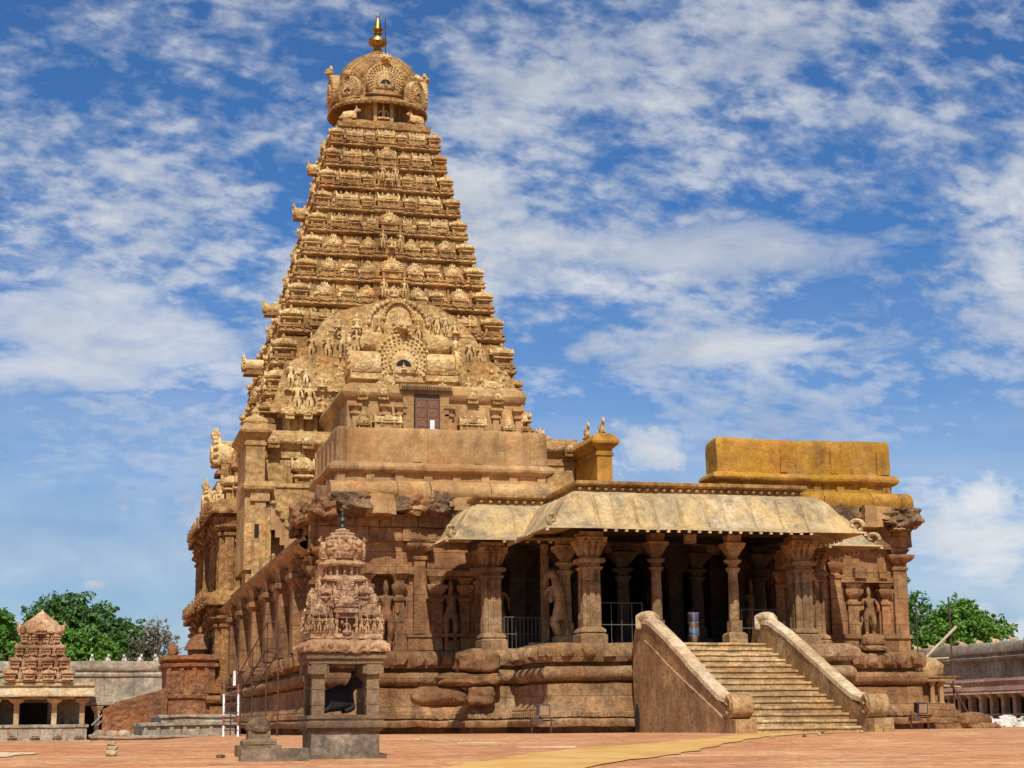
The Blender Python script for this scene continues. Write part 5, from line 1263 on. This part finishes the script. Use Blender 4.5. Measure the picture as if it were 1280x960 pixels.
# platform and orange shrine wall at the far left of the hall
t = thing('side_platform', 'low grey stone platform with panelled sides at the foot of the hall, left edge', 'platform', (-16.5, 22, -.45))
b = MB()
b.box(-3.2, 3.4, -1.2, 12, -.4, .3); b.box(-.9, 3.5, -.5, 12, .3, .9); b.rect([(0, .86), (.15, .9), (.15, 1.02), (-.2, 1.03)], -.9, 3.5, -.5, 12); b.box(0, 3.5, .4, 12, 1.03, 1.3); b.rect([(0, 1.28), (.1, 1.3), (.1, 1.4), (0, 1.41)], 0, 3.5, .4, 12)
for k in range(7): b.box(-.85+k*.62, -.67+k*.62, -.58, -.4, .31, .86)
b.rect([(0, .3), (.1, .34), (.1, .42), (0, .44)], -3.2, 3.4, -1.2, 18)
b.erode(.6, .05, .8, 3); b.build('platform', M['cloister'], t, 35)
b = MB()
for k, x in enumerate((-2.9, -2.3, -1.75)): b.rock((x, -.8, .5), (.33, .3, .22), k, .3, 2, 2.5)
b.build('carved_stones', M['cloister'], t, 45)
t = thing('orange_side_shrine', 'orange plastered side shrine with sloping stair wall and small dome, left of the hall', 'side shrine', (-14.5, 50, -.8))
b = MB(); b.box(-.5, 2.6, 0, 6, 0, 5.4)
b.poly([(-4.4, 0), (-4.4, 2.3), (-3.6, 2.75), (-1.1, 3.4), (-.4, 3.7), (-.4, 0)], 'y', -.3, .9)
b.rect([(0, 4.9), (.2, 5.0), (.2, 5.2), (0, 5.25), (.25, 5.45), (.2, 5.7), (-.3, 5.75)], -.5, 2.6, 0, 6); b.rect([(0, 2.9), (.15, 3.0), (.15, 3.2), (0, 3.3)], -.5, 2.6, 0, 6)
for k in range(4): b.box(-.45+k*.8, -.2+k*.8, -.12, .1, 3.3, 4.9)
b.erode(.5, .06, .9, 2); b.build('wall', M['orange'], t, 35)
b = MB()
b.lathe([(.8, 5.7), (.8, 6.2), (1.05, 6.25), (1.0, 6.4), (.92, 6.6), (.72, 6.95), (.36, 7.25), (.1, 7.32), (.16, 7.45), (.04, 7.8)], (1.9, 4.5, 0), 16, 3); b.build('dome', M['orange'], t, 40)
b = MB(); b.rock((-.1, .5, 6.0), (.3, .3, .4), 4, .35, 2); b.build('corner_statue', M['orange'], t, 45)

# ---------------------------------------------------------------- cloister on the left, far behind
CZ = -1.1
CLY = 116
cl = thing('cloister_wall', 'long grey weathered cloister wall with rounded coping at far left', 'wall', (-30, CLY, CZ))
b = MB(); X = lambda x: x+30
b.box(X(-90), X(-9), 1.2, 3, 0, 7.0)
b.rect([(.0, 6.5), (.15, 6.55), (.2, 6.75), (.05, 6.85), (.02, 7.0), (.2, 7.15), (.24, 7.6), (.1, 8.0), (-.4, 8.1)], X(-90), X(-9), 1.2, 3)
b.box(X(-90), X(-9), .3, 1.3, 3.6, 4.6); b.box(X(-90), X(-9), 1.0, 1.3, 4.6, 4.8)
b.poly([(-1.8, 3.7), (-1.75, 3.95), (-.2, 4.55), (1.3, 4.6), (1.3, 3.6), (-1.6, 3.6)], 'x', X(-90), X(-9))
b.erode(1.2, .06, .6, 3); b.build('wall', M['cloister'], cl, 45)
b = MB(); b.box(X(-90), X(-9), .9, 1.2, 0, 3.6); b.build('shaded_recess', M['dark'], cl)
for k in range(9):
    x = -18.55+k*1.9 if k < 4 else -30-(k-3)*3
    b = MB(); b.box(X(x)-.24, X(x)+.24, -1.5, -1.0, .0, 3.0); b.rect([(0, 2.8), (.12, 2.95), (.12, 3.05), (.3, 3.3), (.4, 3.6)], X(x)-.22, X(x)+.22, -1.45, -1.05); b.build('pillar', M['cloister_warm'], cl, 30)
for k in range(12):
    x = -19.6+k*1.55 if k < 6 else -29-(k-5)*1.6
    inst('bull_statue', M and bpy.data.meshes.get('white_bull') or None, cl, (0, 0, 0)) if False else None
wb = bull(M['white_stone'], 1); wb.name = 'wall_bull'
for k in range(12):
    x = -19.2+k*1.6 if k < 6 else -29-(k-5)*1.7
    inst('bull_statue', wb, cl, (X(x), 2.0, 8.02), 1.15, -math.pi/2+.5*math.sin(k*3))
pv = thing('pillared_pavilion', 'small pillared pavilion topped by a dark carved spire at the left edge', 'pavilion', (-26, CLY-6, CZ))
b = MB(); X = lambda x: x+26
b.box(X(-40), X(-19.2), -.6, 4.8, 0, .35); b.box(X(-40), X(-19.5), -.4, 4.8, .35, 1.55); b.rect([(0, 1.5), (.15, 1.55), (.15, 1.8), (-.2, 1.82)], X(-40), X(-19.5), -.4, 4.8)
for k in range(7):
    x = -20.2-k*2.05; b.box(X(x)-.45, X(x)+.45, -.62, -.3, .6, 1.4); b.box(X(x)-.3, X(x)+.3, -.7, -.3, .75, 1.2)
b.erode(.6, .03, 1, 2); b.build('plinth', M['cloister'], pv, 35)
for x in (-20.0, -22.6, -26.1, -28.2, -31, -34): 
    b = MB(); b.box(X(x)-.24, X(x)+.24, -.2, .28, 1.8, 4.0); b.rect([(0, 3.7), (.1, 3.8), (.45, 4.0), (.5, 4.25)], X(x)-.22, X(x)+.22, -.18, .26); b.build('pillar', M['cloister_warm'], pv, 30)
    b = MB(); b.box(X(x)-.24, X(x)+.24, 2.6, 3.0, 1.8, 4.2); b.build('pillar', M['cloister'], pv)
b = MB(); b.box(X(-40), X(-19.8), 4.0, 4.4, 1.8, 4.3); b.build('back_wall', M['cloister'], pv)
b = MB(); b.box(X(-26.0), X(-23.3), 3.9, 4.0, 1.8, 3.9); b.build('doorway', M['dark'], pv)
b = MB(); b.box(X(-40), X(-19.7), -.3, 4.5, 4.2, 4.5)
b.poly([(-1.5, 4.45), (-1.5, 4.6), (-1.0, 5.0), (-.4, 5.25), (-.35, 5.3), (-.35, 5.45), (-.6, 5.5), (-.6, 5.75), (.2, 5.8), (4.8, 5.8), (4.8, 4.45)], 'x', X(-40), X(-18.9))
b.erode(.7, .04, 1, 4); b.build('roof', M['cloister_warm'], pv, 40)
b = MB(); DV, DF = raw(SH); dk = M['shrine']
cx, cy = X(-24.15), 2.2
zz = 5.8
for h, dz in ((3.15, 1.15), (2.7, 1.25), (2.25, 1.2), (1.8, 1.1)):
    b.box(cx-h*.74, cx+h*.74, cy-h*.74, cy+h*.74, zz, zz+dz)
    b.rect([(0, zz), (.1, zz+.1), (.1, zz+.25), (0, zz+.3)], cx-h*.9, cx+h*.9, cy-h*.9, cy+h*.9)
    for r in range(4):
        b.T = Matrix.Translation((cx, cy, 0)) @ Matrix.Rotation(r*math.pi/2, 4, 'Z')
        for u in (-.85, -.28, .28, .85): b.add(DV, DF, Matrix.Translation((u*h, -h*.86, zz+.2)) @ Matrix.Diagonal((.36*h, .3*h, dz*.9, 1)))
        for u in (-.56, 0, .56): b.add(*raw(FIG['shrine'][0]), Matrix.Translation((u*h, -h*.9, zz+.15)) @ Matrix.Scale(dz*.95, 4))
    b.T = Matrix(); zz += dz
b.lathe([(1.5, zz-.1), (1.95, zz), (2.0, zz+.15), (1.85, zz+.4), (1.8, zz+.8), (1.5, zz+1.2), (1.15, zz+1.4), (.7, zz+1.75), (.2, zz+2.15), (.05, zz+2.4)], (cx, cy, 0), 20, 3)
for r in range(4):
    b.T = Matrix.Translation((cx, cy, zz+.3)) @ Matrix.Rotation(r*math.pi/2, 4, 'Z')
    b.add(*raw(HO), Matrix.Translation((0, -1.4, -.25)) @ Matrix.Scale(.8, 4))
    b.T = Matrix.Translation((cx, cy, zz+.2)) @ Matrix.Rotation(r*math.pi/2+math.pi/4, 4, 'Z'); b.rock((0, -2.4, .1), (.3, .3, .45), r, .35, 2)
b.T = Matrix()
b.build('carved_spire', M['shrine'], pv, 40)
t = thing('pipe_handrail', 'pair of slanting grey pipes by the cloister pillars at left', 'handrail', (-18.2, 105, -1.1))
for k in (0, .5):
    b = MB(); b.tube([(-.9+k, k, 1.7), (1.6+k, k, 4.3-k*.4)], .07, 6); b.build('pipe', M['steel'], t)

# ---------------------------------------------------------------- north side, right of the hall
wb2 = bull(M['cloister_warm'], 1)
rw = thing('enclosure_wall', 'tall grey enclosure wall running away behind the right corner of the hall', 'wall', (62, 60, -.2))
b = MB(); b.box(0, 2, -14, 130, 0, 6.6)
b.rect([(.0, 6.0), (.25, 6.05), (.3, 6.3), (.05, 6.4), (.05, 6.6), (.25, 6.7), (.3, 7.2), (.1, 7.6), (-.5, 7.7)], 0, 2, -14, 130); b.erode(2.0, .07, .5, 4); b.build('wall', M['cloister'], rw, 45)
for k in range(16): inst('bull_statue', wb2, rw, (.9, 14+k*3.2, 7.6), .95, 2.6+.5*math.sin(k*5))
rg = thing('pillared_gallery', 'low pillared gallery with a reddish roof in front of the grey wall at right', 'gallery', (50, 60, 0))
b = MB(); b.box(-.4, 6, -14, 100, -.3, .35)
b.poly([(-.9, 2.5), (-.95, 2.65), (-.3, 2.95), (0, 3.0), (0, 3.4), (.4, 3.55), (6, 3.9), (6, 2.5)], 'y', -14, 100); b.erode(1.5, .06, .7, 5); b.build('roof', M['redroof'], rg, 40)
b = MB(); b.box(-1.0, -.2, -14, 100, 2.40, 2.52); b.build('eave_edge', M['white_stone'], rg)
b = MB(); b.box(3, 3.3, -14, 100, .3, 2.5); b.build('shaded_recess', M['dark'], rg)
for k in range(34):
    y = -12.5+k*1.75; b = MB(); b.box(-.25, .25, y-.25, y+.25, .35, 2.1); b.rect([(0, 2.0), (.12, 2.15), (.3, 2.35), (.32, 2.5)], -.22, .22, y-.22, y+.22); b.build('pillar', M['cloister'], rg, 30)
b = MB(); b.box(-.5, -.4, -14, 100, .75, .85); b.build('low_rail', M['cloister'], rg)
# stepped stones and rubble at the right foot of the hall
t = thing('stepped_terrace', 'stepped terrace of reddish moulded stones at the right foot of the hall', 'terrace', (13.4, 1, 0))
b = MB(); b.box(-.9, 1.0, -1.2, 6, -.2, .26); b.box(-1, .9, -1.1, 6, .28, .5, .04); b.box(-1, .75, -1.0, 6, .52, .78); b.box(-1, .6, -.9, 6, .8, 1.05, .05); b.box(-1.0, .1, -.5, 6, 1.05, 1.9)
b.erode(.35, .05, 1.2, 3); b.build('steps', M['hall_carved'], t, 40)
b = MB(); b.rock((1.2, -1.1, .35), (.75, .35, .32), 4, .25, 3, 2.6); b.rock((1.6, -1.2, .12), (.7, .35, .16), 6, .2, 3, 3); b.build('fallen_stone', M['hall_carved'], t, 50)
b = MB()
for x in (-.3, .1): b.lathe([(.14, 1.05), (.1, 1.15), (.1, 1.75), (.15, 1.85), (.16, 1.92)], (x, -.7, 0), 8)
b.build('dwarf_pillar', M['parapet'], t, 30)
b = MB(); b.box(-.8, .6, -.95, 6, 1.92, 2.02); b.box(-.6, .9, -.9, 6, 2.06, 2.15); b.erode(.4, .04, 1.5, 2); b.build('ledge', M['hall_carved'], t, 40)
b = MB(); b.rock((-.2, -.5, 2.45), (.5, .35, .42), 9, .28, 3, 2.4); b.rock((-.5, -.6, 2.35), (.2, .25, .35), 3, .28, 3, 2.4); b.build('elephant_figure', M['step'], t, 50)
sp_ = thing('scaffold_poles', 'thin upright rusty poles with a pale slanting bamboo beside the right hall corner', 'scaffold', (15.5, 5, 0))
for x, z0, z1, r, m in ((-.55, 1.7, 5.3, .03, 'rust'), (1.05, 1.6, 5.7, .04, 'rust')): b = MB(); b.tube([(x, 0, -.1), (x, 0, z1)], r, 6); b.build('upright', M[m], sp_)
b = MB(); b.tube([(-.65, -.2, 2.75), (1.25, -.2, 4.4)], .065, 6); b.build('bamboo_pole', M['bamboo'], sp_)
b = MB(); b.tube([(.9, -.1, 1.95), (2.05, -.1, -.1)], .045, 6); b.build('brace', M['rust'], sp_)
b = MB(); b.tube([(-.7, 0, 1.95), (1.4, 0, 1.8)], .045, 6); b.tube([(-.9, 0, 2.95), (.9, 0, 3.05)], .05, 6); b.build('ledger', M['bamboo'], sp_)
for k in range(9): 
    b = MB(); h = rs.uniform(.8, 1.5); b.tube([(0, 0, 0), (rs.uniform(-.1, .1), 0, h)], .035, 5)
    tag(b.build('iron_stake', M['rust'], None, None, (26+k*1.35, 40+rs.uniform(-2, 2), 1.8)), 'thin rusty iron rod rising above the red gallery roof at right', 'rod', 'rods above the gallery') if False else None
rs = random.Random(8)
for k in range(75):
    x = 23.9+(k % 15)*.42+rs.uniform(-.2, .2); y = 17+(k//15)*1.8+rs.uniform(-.8, .8)
    b = MB(); b.box(-.24, .24, -.3, .3, 0, rs.uniform(.15, .62), .05); b.erode(.2, .08, 2, k)
    o = b.build('white_stone_block', M['white_stone'], None, 30, (x, y, gz(x, y)+.01)); o.rotation_euler = (rs.uniform(-.15, .15), rs.uniform(-.45, .1), rs.uniform(-.5, .5))
    tag(o, 'white stone block among those heaped on the ground at far right', 'stone slab', 'white blocks heaped on the ground')

# ---------------------------------------------------------------- trees beyond the walls
def leaf_cloud(b, c, rx, rz, n, size, r):
    for _ in range(n):
        p = Vector((r.gauss(0, 1), r.gauss(0, 1), r.gauss(0, 1)))
        p = p.normalized()*(r.random()**.4)
        q = Vector((c[0]+p.x*rx, c[1]+p.y*rx, c[2]+p.z*rz)); s = size*r.uniform(.6, 1.35)
        nrm = (p+Vector((r.uniform(-.9, .9), r.uniform(-.9, .9), r.uniform(-.2, 1.1)))).normalized()
        a = nrm.cross(Vector((r.uniform(-1, 1), r.uniform(-1, 1), r.uniform(-1, 1)))).normalized(); d = nrm.cross(a)
        i = [b.v(q+a*s), b.v(q+d*s*.5+a*.1*s), b.v(q-a*s), b.v(q-d*s*.5)]; b.f(*i)
def tree(name, label, x, y, z, height, width, mat, seed, clumps=26, leaves=170, size=.3, gap=0):
    # a few big boughs, each carrying many small sprays of leaves
    r = random.Random(seed); t = thing(name, label, 'tree', (x, y, z), None)
    b = MB(); hb = height*.4
    b.tube([(0, 0, -.3), (.1, 0, hb*.5), (0, .1, hb), (.2, 0, height*.7)], [.45, .34, .28, .1], 8)
    L = MB()
    for k in range(clumps):
        a = 2.4*k+r.uniform(-.5, .5); u = (k+.5)/clumps; ph = u*1.5
        rad_ = width*.36*math.sin(ph)**.8; bz = height*(.40+.40*math.cos(ph)**.9)+r.uniform(-.05, .05)*height
        c = Vector((rad_*math.cos(a), rad_*math.sin(a), bz)); R_ = width*r.uniform(.13, .21)
        b.tube([(0, 0, hb*r.uniform(.6, 1.0)), (c[0]*.5, c[1]*.5, (hb+c[2])*.5), c], [.15, .09, .04], 5)
        m = max(6, int(leaves/14))
        for q in range(m):
            d = Vector((r.gauss(0, 1), r.gauss(0, 1), r.gauss(0, 1)+.15)).normalized()*R_*r.uniform(.5, 1.38)
            p = c+Vector((d.x, d.y, d.z*.85)); sr = R_*r.uniform(.16, .34)
            if gap and r.random() < gap: b.tube([c, c+d*1.1], [.04, .015], 4); continue
            leaf_cloud(L, p, sr, sr*.7, int(r.uniform(7, 22)), size, r)
    b.build('trunk', M['bark'], t, 50); L.build('crown', mat, t)
tree('broadleaf_tree', 'tallest dark green tree behind the cloister, right of the carved spire', -22, 150, -1.2, 18.2, 15, M['leaf_dark'], 1, 26, 640, .30)
tree('broadleaf_tree', 'bright green tree at the left picture edge behind the carved spire', -32.5, 142, -1.2, 17.5, 13, M['leaf_bright'], 2, 26, 640, .30)
tree('broadleaf_tree', 'dark green tree between the tallest tree and the bare one behind the cloister', -16.2, 146, -1.2, 15, 11, M['leaf_dark'], 3, 26, 640, .30)
tree('broadleaf_tree', 'low bright green tree behind the middle of the grey cloister wall', -20.5, 136, -1.2, 13, 10, M['leaf_bright'], 4, 26, 640, .30)
tree('sparse_tree', 'pale half bare tree behind the cloister next to the orange shrine', -12.0, 140, -1.2, 15.0, 8, M['leaf_dry'], 5, 26, 200, .2, .5)
tree('broadleaf_tree', 'green tree behind the wall close to the right hall corner', 63, 137, -.2, 20.5, 15, M['leaf_bright'], 6, 26, 640, .30)
tree('broadleaf_tree', 'wide green tree behind the right enclosure wall, middle of three', 73.5, 133, -.2, 18.0, 17, M['leaf_dark'], 7, 26, 640, .30)
tree('broadleaf_tree', 'low green tree behind the right enclosure wall, furthest right', 83, 128, -.2, 15.5, 14, M['leaf_bright'], 8, 26, 640, .30)
